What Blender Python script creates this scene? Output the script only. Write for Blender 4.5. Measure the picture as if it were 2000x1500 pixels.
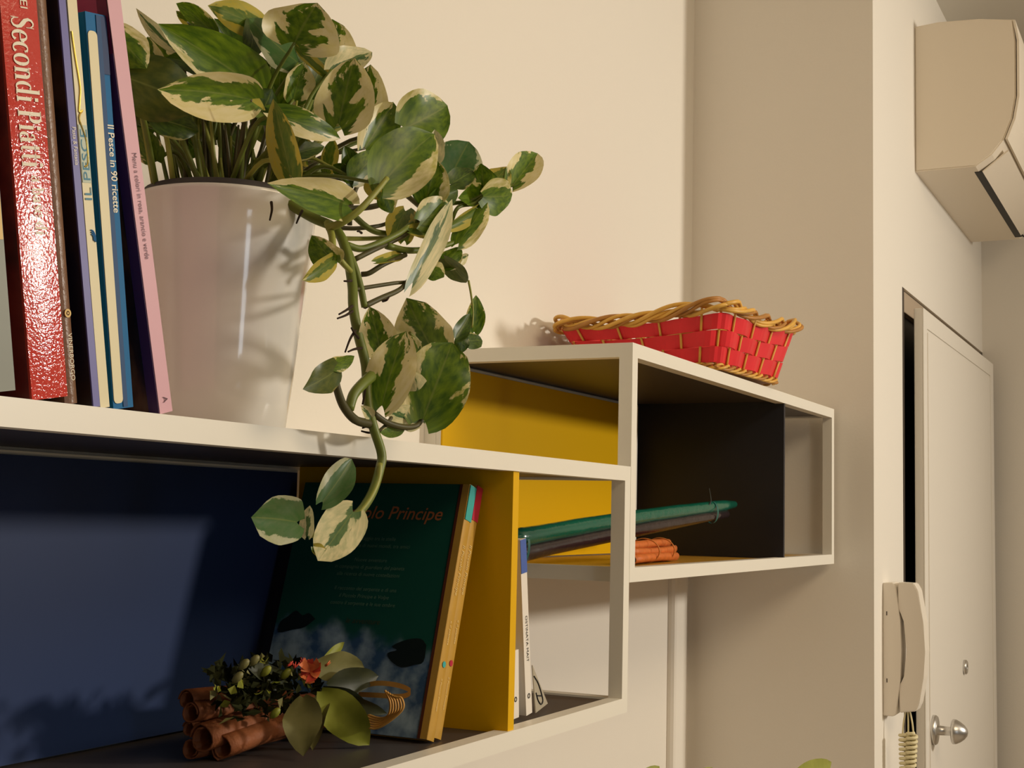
import bpy, bmesh, math, random
from mathutils import Vector, Matrix, noise
random.seed(7)
for o in list(bpy.data.objects):
    bpy.data.objects.remove(o)
SC = bpy.context.scene
COL = SC.collection
PI = math.pi

# ---------------------------------------------------------------- camera
# Survey units: the camera stands at the origin and the shelf front is one unit away (1 unit = S metres).
S, CZ = 0.68, 1.52
def U(x, y, z): return Vector((x*S, y*S, CZ + z*S))
YAW, PITCH, ROLL, FPX = 1.10494714, 0.09523217, 0.02298623, 2666.74
_f = Vector((math.sin(YAW)*math.cos(PITCH), math.cos(YAW)*math.cos(PITCH), math.sin(PITCH)))
_r = Vector((math.cos(YAW), -math.sin(YAW), 0)); _u = _r.cross(_f)
RGT = math.cos(ROLL)*_r + math.sin(ROLL)*_u
UP = -math.sin(ROLL)*_r + math.cos(ROLL)*_u
FWD = _f
cam = bpy.data.cameras.new('camera'); cam.sensor_width = 36; cam.lens = FPX/2000*36
cam.clip_start = 0.02
co = bpy.data.objects.new('camera', cam); COL.objects.link(co)
co.matrix_world = Matrix(((RGT.x, UP.x, -FWD.x, 0), (RGT.y, UP.y, -FWD.y, 0), (RGT.z, UP.z, -FWD.z, CZ), (0, 0, 0, 1)))
SC.camera = co
def ray(px, py): return RGT*((px-1000)/FPX) - UP*((py-750)/FPX) + FWD
def at(px, py, y):                       # a surveyed point of the photograph at depth y (units)
    d = ray(px, py); d = d*(y/d.y); return U(d.x, d.y, d.z)
def atz(px, py, z):
    d = ray(px, py); d = d*(z/d.z); return U(d.x, d.y, d.z)

# ---------------------------------------------------------------- light and exposure
SC.view_settings.view_transform = 'Standard'; SC.view_settings.look = 'None'
SC.view_settings.gamma = 1; SC.view_settings.use_curve_mapping = False
SC.view_settings.exposure = 0.0
w = bpy.data.worlds.new('room_glow'); SC.world = w; w.use_nodes = True
w.node_tree.nodes['Background'].inputs[0].default_value = (1.0, 0.80, 0.56, 1)
w.node_tree.nodes['Background'].inputs[1].default_value = 0.09
def light(name, kind, loc, energy, color, **k):
    l = bpy.data.lights.new(name, kind); l.energy = energy; l.color = color
    for a, b in k.items(): setattr(l, a, b)
    o = bpy.data.objects.new(name, l); COL.objects.link(o); o.location = loc; return o
sl = light('pendant_lamp_light', 'SPOT', U(5.1, -4.4, 1.32), 338, (1.0, 0.925, 0.80), shadow_soft_size=.17, spot_size=math.radians(114), spot_blend=1.0)
sl.rotation_euler = (Vector(U(1.9, 1.3, -.15)) - sl.location).to_track_quat('-Z', 'Y').to_euler()
wl = light('window_daylight', 'AREA', U(-.9, -4.2, .35), 7, (.80, .90, 1.0), shape='RECTANGLE', size=.40, size_y=1.2)
bl = light('ceiling_bounce_fill', 'AREA', U(2.1, -1.3, 2.03), 38, (1.0, .79, .52), shape='RECTANGLE', size=1.3, size_y=1.3)  # added fill standing in for ceiling bounce, brightens the end wall; no real fixture
bl.rotation_euler = (Vector(U(2.4, -.4, 0)) - bl.location).to_track_quat('-Z', 'Y').to_euler()
wl.rotation_euler = (Vector(U(1.4, 1.2, .25)) - wl.location).to_track_quat('-Z', 'Y').to_euler()

# ---------------------------------------------------------------- helpers
def thing(name, label, cat, loc, rot=(0, 0, 0), group=None):
    o = bpy.data.objects.new(name, None); COL.objects.link(o)
    o.empty_display_size = .02
    o.location = loc; o.rotation_euler = rot
    o['label'] = label; o['category'] = cat
    if group: o['group'] = group
    return o
def rootloc(o):
    while o.parent: o = o.parent
    return Vector(o.location)
def mesh_obj(name, bm, mat, parent=None, smooth=False, world=True, loc=None, label=None, recalc=True):
    if recalc: bmesh.ops.recalc_face_normals(bm, faces=bm.faces)
    if parent is not None and world:
        bmesh.ops.translate(bm, verts=bm.verts, vec=-rootloc(parent))
    if parent is None and loc is not None:
        bmesh.ops.translate(bm, verts=bm.verts, vec=-Vector(loc))
    me = bpy.data.meshes.new(name); bm.to_mesh(me); bm.free()
    for m in (mat if isinstance(mat, (list, tuple)) else [mat]): me.materials.append(m)
    if smooth:
        for p in me.polygons: p.use_smooth = True
    o = bpy.data.objects.new(name, me); COL.objects.link(o)
    if parent is not None: o.parent = parent
    elif loc is not None: o.location = loc
    if label: o['label'] = label
    return o
def struct(name, bm, mat, smooth=False, parent=None):
    o = mesh_obj(name, bm, mat, parent, smooth)
    if parent is None: o['kind'] = 'structure'
    return o
def BM(): return bmesh.new()
def box(bm, a, b, bev=0, mi=0):
    x0, y0, z0 = a; x1, y1, z1 = b
    vs = [bm.verts.new(p) for p in ((x0,y0,z0),(x1,y0,z0),(x1,y1,z0),(x0,y1,z0),(x0,y0,z1),(x1,y0,z1),(x1,y1,z1),(x0,y1,z1))]
    fs = []
    for f in ((0,3,2,1),(4,5,6,7),(0,1,5,4),(1,2,6,5),(2,3,7,6),(3,0,4,7)):
        q = bm.faces.new([vs[i] for i in f]); q.material_index = mi; fs.append(q)
    if bev:
        es = list({e for f in fs for e in f.edges})
        bmesh.ops.bevel(bm, geom=es, offset=bev, segments=2, affect='EDGES', profile=.5)
def ubox(bm, a, b, bev=0, mi=0): box(bm, U(*a), U(*b), bev, mi)
def prism(bm, poly, vec):                # poly: 3D points, extruded along vec
    a = [bm.verts.new(p) for p in poly]; b = [bm.verts.new(Vector(p)+Vector(vec)) for p in poly]
    n = len(poly); bm.faces.new(a); bm.faces.new(b[::-1])
    for i in range(n): bm.faces.new((a[i], a[(i+1) % n], b[(i+1) % n], b[i]))
def lathe(bm, prof, c, seg=48, axis=None):
    rings = []
    M = Matrix.Identity(3) if axis is None else Vector((0,0,1)).rotation_difference(Vector(axis).normalized()).to_matrix()
    for r, z in prof:
        if r < 1e-6: rings.append([bm.verts.new(Vector(c)+M@Vector((0,0,z)))])
        else: rings.append([bm.verts.new(Vector(c)+M@Vector((r*math.cos(2*PI*k/seg), r*math.sin(2*PI*k/seg), z))) for k in range(seg)])
    for i in range(len(rings)-1):
        A, B = rings[i], rings[i+1]
        for k in range(seg):
            k2 = (k+1) % seg
            if len(A) == 1 and len(B) == 1: continue
            if len(A) == 1: bm.faces.new((A[0], B[k], B[k2]))
            elif len(B) == 1: bm.faces.new((A[k], A[k2], B[0]))
            else: bm.faces.new((A[k], A[k2], B[k2], B[k]))
def smooth_path(pts, n=6):               # Catmull-Rom through points
    pts = [Vector(p) for p in pts]
    if len(pts) < 3: return pts
    P = [pts[0]*2-pts[1]] + pts + [pts[-1]*2-pts[-2]]; out = []
    for i in range(1, len(P)-2):
        for k in range(n):
            t = k/n; a, b, c, d = P[i-1], P[i], P[i+1], P[i+2]
            out.append(.5*((2*b)+(c-a)*t+(2*a-5*b+4*c-d)*t*t+(3*b-a-3*c+d)*t**3))
    out.append(pts[-1]); return out
def tube(bm, pts, rad, seg=8, caps=True, flat=1.0, mi=0):
    n = len(pts); rad = rad if isinstance(rad, (list, tuple)) else [rad]*n
    if len(rad) != n:
        rad = [rad[0] + (rad[-1]-rad[0])*i/(n-1) if len(rad) == 2 else rad[min(len(rad)-1, int(i*len(rad)/n))] for i in range(n)]
    T = [(Vector(pts[min(i+1, n-1)])-Vector(pts[max(i-1, 0)])).normalized() for i in range(n)]
    nrm = T[0].orthogonal().normalized() if abs(T[0].z) > .9 else Vector((0,0,1)).cross(T[0]).normalized()
    rings = []
    for i in range(n):
        nrm = (nrm - T[i]*nrm.dot(T[i])).normalized(); b = T[i].cross(nrm)
        rings.append([bm.verts.new(Vector(pts[i]) + (nrm*math.cos(2*PI*k/seg)*rad[i]*flat + b*math.sin(2*PI*k/seg)*rad[i])) for k in range(seg)])
    for i in range(n-1):
        for k in range(seg):
            f = bm.faces.new((rings[i][k], rings[i][(k+1) % seg], rings[i+1][(k+1) % seg], rings[i+1][k])); f.material_index = mi
    if caps:
        bm.faces.new(rings[0][::-1]).material_index = mi; bm.faces.new(rings[-1]).material_index = mi
def text_into(bm, s, size, M, align='CENTER', shear=0.0, weight=0.0, mi=0):
    cu = bpy.data.curves.new('lettering', 'FONT'); cu.body = s; cu.size = size; cu.align_x = align; cu.align_y = 'CENTER'
    cu.shear = shear; cu.offset = weight; cu.resolution_u = 3
    ob = bpy.data.objects.new('lettering', cu); COL.objects.link(ob)
    dg = bpy.context.evaluated_depsgraph_get(); dg.update()
    me = bpy.data.meshes.new_from_object(ob.evaluated_get(dg))
    vs = [bm.verts.new(M @ v.co) for v in me.vertices]
    for p in me.polygons:
        try: bm.faces.new([vs[i] for i in p.vertices]).material_index = mi
        except ValueError: pass
    bpy.data.objects.remove(ob); bpy.data.curves.remove(cu); bpy.data.meshes.remove(me)
def text_fit(bm, s, cap, length, M, align='LEFT', shear=0.0, weight=0.0):   # lettering of a given cap height and length
    t = BM(); text_into(t, s, 1.0, Matrix.Identity(4), 'LEFT', shear, weight)
    xs = [v.co.x for v in t.verts]; x0, x1 = min(xs), max(xs); sx = length/(x1-x0); sy = cap/.70
    ox = {'LEFT': 0, 'CENTER': -length/2, 'RIGHT': -length}[align]; mp = {}
    for v in t.verts: mp[v] = bm.verts.new(M @ Vector(((v.co.x-x0)*sx+ox, v.co.y*sy, 0)))
    for f in t.faces: bm.faces.new([mp[v] for v in f.verts])
    t.free()
def frame_mat(o, xdir, ydir):             # text frame: origin, reading direction, up direction of the letters
    x = Vector(xdir).normalized(); y = Vector(ydir).normalized(); z = x.cross(y)
    return Matrix(((x.x, y.x, z.x, o[0]), (x.y, y.y, z.y, o[1]), (x.z, y.z, z.z, o[2]), (0,0,0,1)))

# ---------------------------------------------------------------- materials
def mat(name, col, rough=.5, spec=.5, metal=0, bump=0, bscale=60, coat=0, var=0, vscale=8, trans=0, sub=0):
    m = bpy.data.materials.new(name); m.use_nodes = True; nt = m.node_tree; p = nt.nodes['Principled BSDF']
    p.inputs['Base Color'].default_value = (*col, 1); p.inputs['Roughness'].default_value = rough
    p.inputs['Specular IOR Level'].default_value = spec; p.inputs['Metallic'].default_value = metal
    p.inputs['Coat Weight'].default_value = coat; p.inputs['Coat Roughness'].default_value = .06
    tc = nt.nodes.new('ShaderNodeTexCoord')
    if var:
        n = nt.nodes.new('ShaderNodeTexNoise'); n.inputs['Scale'].default_value = vscale; n.inputs['Detail'].default_value = 4
        nt.links.new(tc.outputs['Object'], n.inputs['Vector'])
        h = nt.nodes.new('ShaderNodeMix'); h.data_type = 'RGBA'
        h.inputs[6].default_value = (*[c*(1-var) for c in col], 1); h.inputs[7].default_value = (*[min(1, c*(1+var)) for c in col], 1)
        nt.links.new(n.outputs['Fac'], h.inputs[0]); nt.links.new(h.outputs[2], p.inputs['Base Color'])
    if bump:
        n = nt.nodes.new('ShaderNodeTexNoise'); n.inputs['Scale'].default_value = bscale; n.inputs['Detail'].default_value = 3
        nt.links.new(tc.outputs['Object'], n.inputs['Vector'])
        b = nt.nodes.new('ShaderNodeBump'); b.inputs['Strength'].default_value = bump; b.inputs['Distance'].default_value = .004
        nt.links.new(n.outputs['Fac'], b.inputs['Height']); nt.links.new(b.outputs[0], p.inputs['Normal'])
    return m
def patch_mat(name, cols, scale=30, rough=.35, stretch=(1,1,1), seed=0, spec=.5):   # printed picture: blotches of several colours
    m = mat(name, cols[0], rough, spec); nt = m.node_tree; p = nt.nodes['Principled BSDF']
    tc = nt.nodes.new('ShaderNodeTexCoord'); mp = nt.nodes.new('ShaderNodeMapping')
    mp.inputs['Scale'].default_value = stretch; mp.inputs['Location'].default_value = (seed, seed*.7, seed*.3)
    n = nt.nodes.new('ShaderNodeTexNoise'); n.inputs['Scale'].default_value = scale; n.inputs['Detail'].default_value = 5
    r = nt.nodes.new('ShaderNodeValToRGB')
    while len(r.color_ramp.elements) < len(cols): r.color_ramp.elements.new(.5)
    for i, c in enumerate(cols):
        r.color_ramp.elements[i].position = .3 + .42*i/max(1, len(cols)-1); r.color_ramp.elements[i].color = (*c, 1)
    nt.links.new(tc.outputs['Object'], mp.inputs[0]); nt.links.new(mp.outputs[0], n.inputs['Vector'])
    nt.links.new(n.outputs['Fac'], r.inputs[0]); nt.links.new(r.outputs[0], p.inputs['Base Color'])
    return m
M_wall = mat('plaster_wall', (.80, .75, .67), .85, .2, bump=.05, bscale=180)
M_ceil = mat('ceiling_paint', (.80, .76, .68), .9, .2)
M_floor = mat('floor_tile', (.45, .38, .30), .5, .4)
M_white = mat('cream_lacquer', (.82, .78, .69), .38, .45)
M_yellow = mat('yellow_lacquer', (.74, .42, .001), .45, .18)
M_navy = mat('navy_lacquer', (.022, .042, .125), .45, .25)
M_navyd = mat('dark_navy_lacquer', (.010, .012, .022), .4, .4)
M_grey = mat('dark_grey_lacquer', (.060, .050, .048), .42, .45)
M_door = mat('door_paint', (.78, .73, .65), .45, .4)
M_dark = mat('gap_black', (.008, .008, .009), .5, .3)
M_brown = mat('dark_brown_jamb', (.06, .045, .035), .55, .3)
M_tanj = mat('raw_plaster_reveal', (.42, .33, .24), .8, .2)
M_ac = mat('ac_plastic', (.83, .74, .61), .4, .4)
M_steel = mat('brushed_steel', (.62, .60, .57), .32, .5, metal=1)
M_phone = mat('ivory_plastic', (.80, .73, .63), .35, .45)
M_cord = mat('cream_cord', (.76, .68, .42), .5, .3)
M_black = mat('black_ink', (.012, .012, .014), .5, .3)
M_pot = mat('white_glazed_ceramic', (.80, .77, .72), .12, .5, coat=.5)
M_soil = mat('dark_soil', (.03, .022, .015), .95, .1, bump=.6, bscale=200)
M_inner = mat('grey_nursery_pot', (.07, .06, .06), .5, .3)
# ================================================================ the setting
XE, YD, YW = 4.235, .884, 1.475          # end wall, entrance wall, back wall (units)
ZF, ZC = -CZ/S, 2.07
XR = 6.64
bm = BM(); ubox(bm, (-3.2, YW, ZF), (XE+.2, YW+.15, ZC)); struct('wall_back', bm, M_wall)
bm = BM(); ubox(bm, (XE, YD, ZF), (XE+.15, YW, ZC)); struct('wall_end', bm, M_wall)
bm = BM()
ubox(bm, (XE+.15, YD, ZF), (4.70, YD+.2, ZC)); ubox(bm, (4.70, YD, .803), (XR+.15, YD+.2, ZC))
struct('wall_entrance', bm, M_wall)
bm = BM(); ubox(bm, (XR, -6, ZF), (XR+.15, YD, ZC)); struct('wall_right', bm, M_wall)
bm = BM(); ubox(bm, (-3.2, -6, ZF-.15), (XR+.15, YW, ZF)); struct('floor', bm, M_floor)
bm = BM(); ubox(bm, (-3.2, -6, ZC), (XR+.15, YW, ZC+.15)); struct('ceiling', bm, M_ceil)
bm = BM()                                # boxed pipe chase in the corner under the shelf
box(bm, U(4.045, 1.450, ZF), U(4.165, YW+.03, -.135), .009); struct('trim_1', bm, M_wall)

# ---- entrance door
d = bpy.data.objects.new('door_1', None); COL.objects.link(d); d.location = U(4.757, .856, ZF); d['kind'] = 'structure'
bm = BM(); ubox(bm, (4.700, YD-.002, ZF), (4.722, YD+.17, .800)); mesh_obj('jamb', bm, M_brown, d)
bm = BM(); ubox(bm, (4.722, YD+.01, .728), (XR-.02, YD+.17, .800)); mesh_obj('lintel', bm, M_tanj, d)
bm = BM(); ubox(bm, (4.722, YD+.03, ZF), (XR-.02, YD+.06, .728)); mesh_obj('dark_backing', bm, M_dark, d)  # near-black sheet across the opening, painted darkness behind the leaf
bm = BM()
LX0, LX1, LY0, LY1, LZ = 4.757, 6.54, .824, .856, .735
ubox(bm, (LX0, LY0+.004, ZF+.01), (LX1, LY1, LZ), .002)
ubox(bm, (LX0, LY0, LZ-.062), (LX1, LY0+.004, LZ)); ubox(bm, (LX0, LY0, ZF+.01), (LX0+.07, LY0+.004, LZ-.062))
ubox(bm, (LX1-.10, LY0, ZF+.01), (LX1, LY0+.004, LZ-.062)); ubox(bm, (LX0+.085, LY0, ZF+.03), (LX1-.115, LY0+.004, LZ-.074))
lf = mesh_obj('door_leaf', bm, M_door, d)
kx, kz = 4.895, -.698
kc = U(kx, LY0, kz)
bm = BM(); lathe(bm, [(0, 0), (.034, 0), (.034, .006), (.031, .010), (.011, .011), (.010, .040), (.012, .042), (.0265, .0425), (.0285, .045), (.0275, .052), (.023, .061), (.016, .070), (.008, .076), (0, .078)], kc, 32, (0, -1, 0))
mesh_obj('knob', bm, M_steel, d, True)
bm = BM(); lathe(bm, [(0, 0), (.019, 0), (.019, .006), (.016, .009), (.008, .009), (.007, .006), (0, .006)], U(5.59, LY0, -.548), 24, (0, -1, 0))
mesh_obj('peephole_lock', bm, M_steel, d, True)
bm = BM(); tube(bm, [U(LX1+.012, .838, .113), U(LX1+.012, .838, .39)], .008, 10); mesh_obj('hinge', bm, mat('bronze_hinge', (.12, .10, .05), .5, .4, metal=.4), d, True)

# ================================================================ shelf modules
T = .0285
def module(name, label, x0, x1, zb, zt, back, floor_mat, ceil_mat, divs, yb=1.4745):
    root = thing(name, label, 'shelf', U((x0+x1)/2, (1+yb)/2, zb), group=None)
    bm = BM()
    for xa in (x0, x1-T):                                          # posts and side rails
        ubox(bm, (xa, 1.0, zb), (xa+T, 1.0+T, zt)); ubox(bm, (xa, yb-T, zb), (xa+T, yb, zt))
        for za in (zb, zt-T): ubox(bm, (xa, 1.0+T, za), (xa+T, yb-T, za+T))
    for ya in (1.0, yb-T):                                         # long rails
        for za in (zb, zt-T): ubox(bm, (x0+T, ya, za), (x1-T, ya+T, za+T))
    mesh_obj('frame', bm, M_white, root)
    a, b = x0+T, x1-T
    bm = BM(); ubox(bm, (a, 1.0+T, zt-.006), (b, yb-T, zt)); mesh_obj('top_panel', bm, M_white, root)
    bm = BM(); ubox(bm, (a, 1.0+T, zt-T+.005), (b, yb-T, zt-.0061)); mesh_obj('ceiling_panel', bm, ceil_mat, root, label='dark grey underside panel')
    bm = BM(); ubox(bm, (a, 1.0+T, zb+.004), (b, yb-T, zb+T-.004)); mesh_obj('floor_panel', bm, floor_mat, root)
    (bx0, bx1, bmat) = back
    bm = BM(); ubox(bm, (bx0, 1.434, zb+T), (bx1, 1.4455, zt-T)); mesh_obj('back_rim', bm, M_white, root)
    bm = BM(); ubox(bm, (bx0+.0, 1.430, zb+T), (bx1-.006, 1.4339, zt-T-.006)); mesh_obj('back_panel', bm, bmat, root)
    for (dx, th, dm, lab) in divs:
        bm = BM(); ubox(bm, (dx, 1.004, zb+T), (dx+th, 1.0284, zt-T)); ubox(bm, (dx, 1.0284, zb+T-.0039), (dx+th, 1.4299, zt-T+.0049)); mesh_obj('divider', bm, dm, root, label=lab)
    return root
module('shelf_module', 'long cream framed shelf unit holding the plant and cookbooks on its top', .83, 2.5195, -.377, .0995,
       (.8585, 2.0095, M_navy), M_grey, M_grey, [(2.010, .0215, M_yellow, 'yellow upright divider')])
M_yfloor = mat('shaded_yellow_lacquer', (.50, .27, .03), .4, .45)  # the yellow lacquer again, its colour muted to carry the shade inside
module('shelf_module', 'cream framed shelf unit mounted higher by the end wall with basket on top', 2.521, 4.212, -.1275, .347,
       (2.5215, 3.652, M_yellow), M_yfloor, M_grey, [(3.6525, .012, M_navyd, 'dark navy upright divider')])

# ================================================================ air conditioner
ac = thing('air_conditioner', 'cream wall-mounted air conditioner above the entrance door', 'air conditioner', U(4.95, YD, 1.26))
prof = [(.884, 1.262), (.884, 1.80), (.80, 1.806), (.66, 1.798), (.545, 1.778)]
side = prof + [(.537, 1.70), (.538, 1.50), (.552, 1.42), (.58, 1.35), (.62, 1.30), (.676, 1.262)]
bm = BM(); prism(bm, [U(4.95, y, z) for y, z in side], (1.36*S, 0, 0)); bmesh.ops.recalc_face_normals(bm, faces=bm.faces)
bmesh.ops.bevel(bm, geom=[e for e in bm.edges if abs((e.verts[0].co-e.verts[1].co).x) < 1e-5], offset=.003, segments=2, affect='EDGES')
mesh_obj('casing', bm, M_ac, ac)
fp = [(.545, 1.776), (.533, 1.70), (.534, 1.50), (.548, 1.42), (.575, 1.350)]
outer = [(y-.008, z-.002) for y, z in fp]
bm = BM(); prism(bm, [U(4.946, y, z) for y, z in fp + outer[::-1]], (1.37*S, 0, 0)); mesh_obj('front_panel', bm, M_ac, ac)
bm = BM(); ubox(bm, (5.03, .663, 1.2595), (6.25, .690, 1.2615)); mesh_obj('outlet_slot', bm, M_dark, ac, label='black air outlet slot')
bm = BM(); prism(bm, [U(5.03, y, z) for y, z in ((.664, 1.2625), (.577, 1.332), (.573, 1.328), (.662, 1.2585))], (1.20*S, 0, 0)); mesh_obj('flap', bm, M_ac, ac)
bm = BM()
for i in range(4): ubox(bm, (6.21+.016*i, .652-.004*i, 1.2585), (6.221+.016*i, .666-.004*i, 1.2618))
mesh_obj('printed_mark', bm, M_black, ac)

# ================================================================ door phone
ph = thing('intercom_phone', 'ivory wall intercom handset with coiled cord beside the entrance door', 'phone', U(4.36, YD, -.39))
bm = BM(); prism(bm, [U(4.36, y, z) for y, z in ((.884, -.186), (.852, -.184), (.843, -.20), (.831, -.30), (.828, -.39), (.831, -.48), (.844, -.585), (.852, -.592), (.884, -.592))], (.10*S, 0, 0))
bmesh.ops.bevel(bm, geom=list(bm.edges), offset=.0015, segments=2, affect='EDGES'); mesh_obj('wall_base', bm, M_phone, ph)
outer = [(.838, -.183), (.790, -.184), (.778, -.205), (.762, -.30), (.757, -.39), (.762, -.47), (.776, -.55), (.786, -.572), (.834, -.580)]
inner = [(.838, -.50), (.818, -.47), (.810, -.39), (.818, -.30), (.840, -.26)]
bm = BM(); prism(bm, [U(4.365, y, z) for y, z in outer + inner], (.075*S, 0, 0))
bmesh.ops.bevel(bm, geom=list(bm.edges), offset=.0018, segments=2, affect='EDGES'); mesh_obj('handset', bm, M_phone, ph)
for z in (-.285, -.49):
    bm = BM(); ubox(bm, (4.3585, .870, z), (4.362, .8725, z+.012)); mesh_obj('screw_slot', bm, M_brown, ph)
bm = BM()
for k, (ya, zb_) in enumerate(((.826, -.645), (.812, -.65), (.800, -.64))):
    tube(bm, smooth_path([U(4.39, .82-.006*k, -.575), U(4.385, ya, -.61), U(4.385, ya+.004*(1-k), zb_-.01)]), .0018, 6)
mesh_obj('cord_end', bm, M_cord, ph, True)
def coil(p0, p1, turns, r, rw, ph0=0):
    p0, p1 = Vector(p0), Vector(p1); t = (p1-p0); a = t.orthogonal().normalized(); b = t.normalized().cross(a); n = turns*10
    return [p0+t*(i/n)+a*math.cos(ph0+2*PI*i/10)*r+b*math.sin(ph0+2*PI*i/10)*r for i in range(n+1)]
bm = BM(); tube(bm, coil(U(4.385, .824, -.645), U(4.385, .812, -1.15), 36, .0098, .003), .0036, 6); mesh_obj('coiled_cord', bm, M_cord, ph, True)
bm = BM(); tube(bm, coil(U(4.38, .800, -.638), U(4.38, .828, -1.15), 36, .0098, .003), .0036, 6); mesh_obj('coiled_cord', bm, M_cord, ph, True)
# ================================================================ cookbooks on the upper board
# a small Didone alphabet drawn with swelling strokes (cap height 1)
def _arc(cx, cy, rx, ry, a0, a1, wmin, wmax, n=14):
    out = []
    for i in range(n+1):
        a = math.radians(a0+(a1-a0)*i/n); out.append((cx+rx*math.cos(a), cy+ry*math.sin(a), wmin+(wmax-wmin)*abs(math.cos(a))**1.3))
    return out
def _ln(x0, y0, x1, y1, wd): return [(x0, y0, wd), (x1, y1, wd)]
H_, K_ = .045, .17
GLYPH = {
 'S': (.66, [[(x, y, w_) for x, y, w_ in [(.52,.72,.05),(.50,.84,.05),(.40,.95,.06),(.28,.97,.07),(.15,.89,.11),(.11,.76,.14),(.18,.62,.17),(.33,.52,.19),(.48,.40,.17),(.53,.26,.14),(.48,.11,.10),(.34,.03,.06),(.22,.05,.05),(.12,.15,.05),(.09,.30,.05)]], _ln(.52,.66,.52,.99,.035), _ln(.09,.01,.09,.34,.035)]),
 'e': (.57, [_arc(.28,.33,.22,.31,8,325,H_,K_), _ln(.08,.36,.50,.36,H_)]),
 'c': (.53, [_arc(.28,.33,.22,.31,48,318,H_,K_), [(.42,.54,.10),(.43,.50,.10)]]),
 'o': (.60, [_arc(.28,.33,.22,.31,0,360,H_,K_, 22)]),
 'n': (.70, [_ln(.15,0,.15,.62,K_), _ln(.02,.02,.30,.02,H_), _ln(.02,.62,.16,.62,H_), _arc(.33,.44,.17,.19,150,0,H_,K_), _ln(.50,.44,.50,0,K_), _ln(.37,.02,.65,.02,H_)]),
 'd': (.66, [_arc(.26,.33,.20,.31,60,300,H_,K_), _ln(.47,0,.47,1.02,K_), _ln(.34,1.0,.48,1.0,H_), _ln(.46,.02,.62,.02,H_)]),
 'b': (.64, [_arc(.33,.33,.20,.31,240-360,120,H_,K_), _ln(.14,0,.14,1.02,K_), _ln(.01,1.0,.15,1.0,H_)]),
 'i': (.34, [_ln(.15,0,.15,.62,K_), _ln(.02,.02,.30,.02,H_), _ln(.02,.62,.16,.62,H_), [(.15,.78,.17),(.15,.93,.17)]]),
 'P': (.68, [_ln(.17,0,.17,1,K_+.02), _ln(.02,.02,.33,.02,H_), _ln(.02,.98,.34,.98,H_), _arc(.34,.74,.20,.24,90,-90,H_,K_+.02), _ln(.17,.50,.34,.50,H_)]),
 'a': (.56, [_ln(.38,.05,.38,.45,K_), _arc(.25,.46,.13,.17,0,165,H_,K_*.8), _arc(.24,.18,.17,.17,60,300,H_,K_*.9), _ln(.36,.02,.54,.05,H_)]),
 't': (.40, [_ln(.18,.06,.18,.82,K_*.9), _ln(.03,.62,.36,.62,H_), [(.18,.08,.12),(.27,.02,.06),(.36,.08,.04)]]),
 's': (.46, [[(.36,.48,.05),(.30,.61,.06),(.20,.63,.07),(.10,.54,.12),(.15,.40,.15),(.30,.27,.15),(.37,.14,.12),(.28,.03,.07),(.17,.03,.06),(.08,.15,.05)]]),
 ' ': (.30, []),
}
def didone(bm, s, size, M, track=.02, length=None):
    x = 0.0
    kx = 1.0 if not length else length/(size*sum(GLYPH[c][0]+track for c in s))
    for ch in s:
        wd, strokes = GLYPH[ch]
        for st in strokes:
            L, R = [], []
            for i, (px, py, w_) in enumerate(st):
                a = st[max(i-1, 0)]; b = st[min(i+1, len(st)-1)]
                t = Vector((b[0]-a[0], b[1]-a[1])); t = t.normalized() if t.length else Vector((1, 0))
                n = Vector((-t.y, t.x))*w_*.5
                L.append(bm.verts.new(M @ Vector(((x+px+n.x)*size*kx, (py+n.y)*size, 0)))); R.append(bm.verts.new(M @ Vector(((x+px-n.x)*size*kx, (py-n.y)*size, 0))))
            for i in range(len(st)-1): bm.faces.new((L[i], L[i+1], R[i+1], R[i]))
        x += wd+track
    return x*size

M_page = mat('book_pages', (.70, .62, .48), .8, .2, bump=.3, bscale=400)
def book(name, label, x0, yf, zb, th, h, dp, tilt, m_side, m_spine, hard=.0, bulge=.0, skew=.0, lean=.0, group=None, m_other=None, cat='book'):
    # x0, yf, zb: bottom left front corner (units); th, h, dp in units; tilt > 0 leans to the left
    th, h, dp = th*S, h*S, dp*S
    root = thing(name, label, cat, U(x0, yf, zb), (0, -tilt, 0), group)
    c = max(.0012, hard)
    bm = BM(); n = 8
    poly = [Vector((0, 0, 0))]
    pts = [(th*i/n, -bulge*th*math.sin(PI*i/n)-skew*th*i/n) for i in range(n+1)]
    prism(bm, [(x, y-lean*h, 0) for x, y in pts] + [(th, c-lean*h, 0), (0, c-lean*h, 0)], (0, lean*h, h))
    mesh_obj('spine', bm, m_spine, root, world=False)
    bm = BM(); box(bm, (0, c+.0001, 0), (c, dp, h), .0004); mesh_obj('cover', bm, m_side, root, world=False)
    bm = BM(); box(bm, (th-c, c+.0001, 0), (th, dp, h), .0004); mesh_obj('cover', bm, m_other or m_side, root, world=False)
    e = hard and .003
    bm = BM(); box(bm, (c+.0001, c+.0002, e), (th-c-.0001, dp-.001-e, h-e)); mesh_obj('pages', bm, M_page, root, world=False)
    root['th'] = th; root['h'] = h
    return root
def spine_M(b, s, x=.5, out=.0006, up=False):        # lettering frame on the spine, s = metres above the foot
    th = b['th']; o = (th*x, -out, s)
    return frame_mat(o, (0, 0, -1), (1, 0, 0)) if not up else frame_mat(o, (0, 0, 1), (-1, 0, 0))
ZB = .0998
m_gray = mat('grey_green_gloss', (.22, .23, .19), .45, .4, var=.2)
m_gold = mat('ochre_print', (.60, .36, .03), .4, .4)
m_red = mat('red_leatherette', (.56, .045, .028), .5, .06, bump=.17, bscale=440, coat=.52)
_b = [n for n in m_red.node_tree.nodes if n.type == 'BUMP'][0]; _b.inputs['Distance'].default_value = .0013
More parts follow.
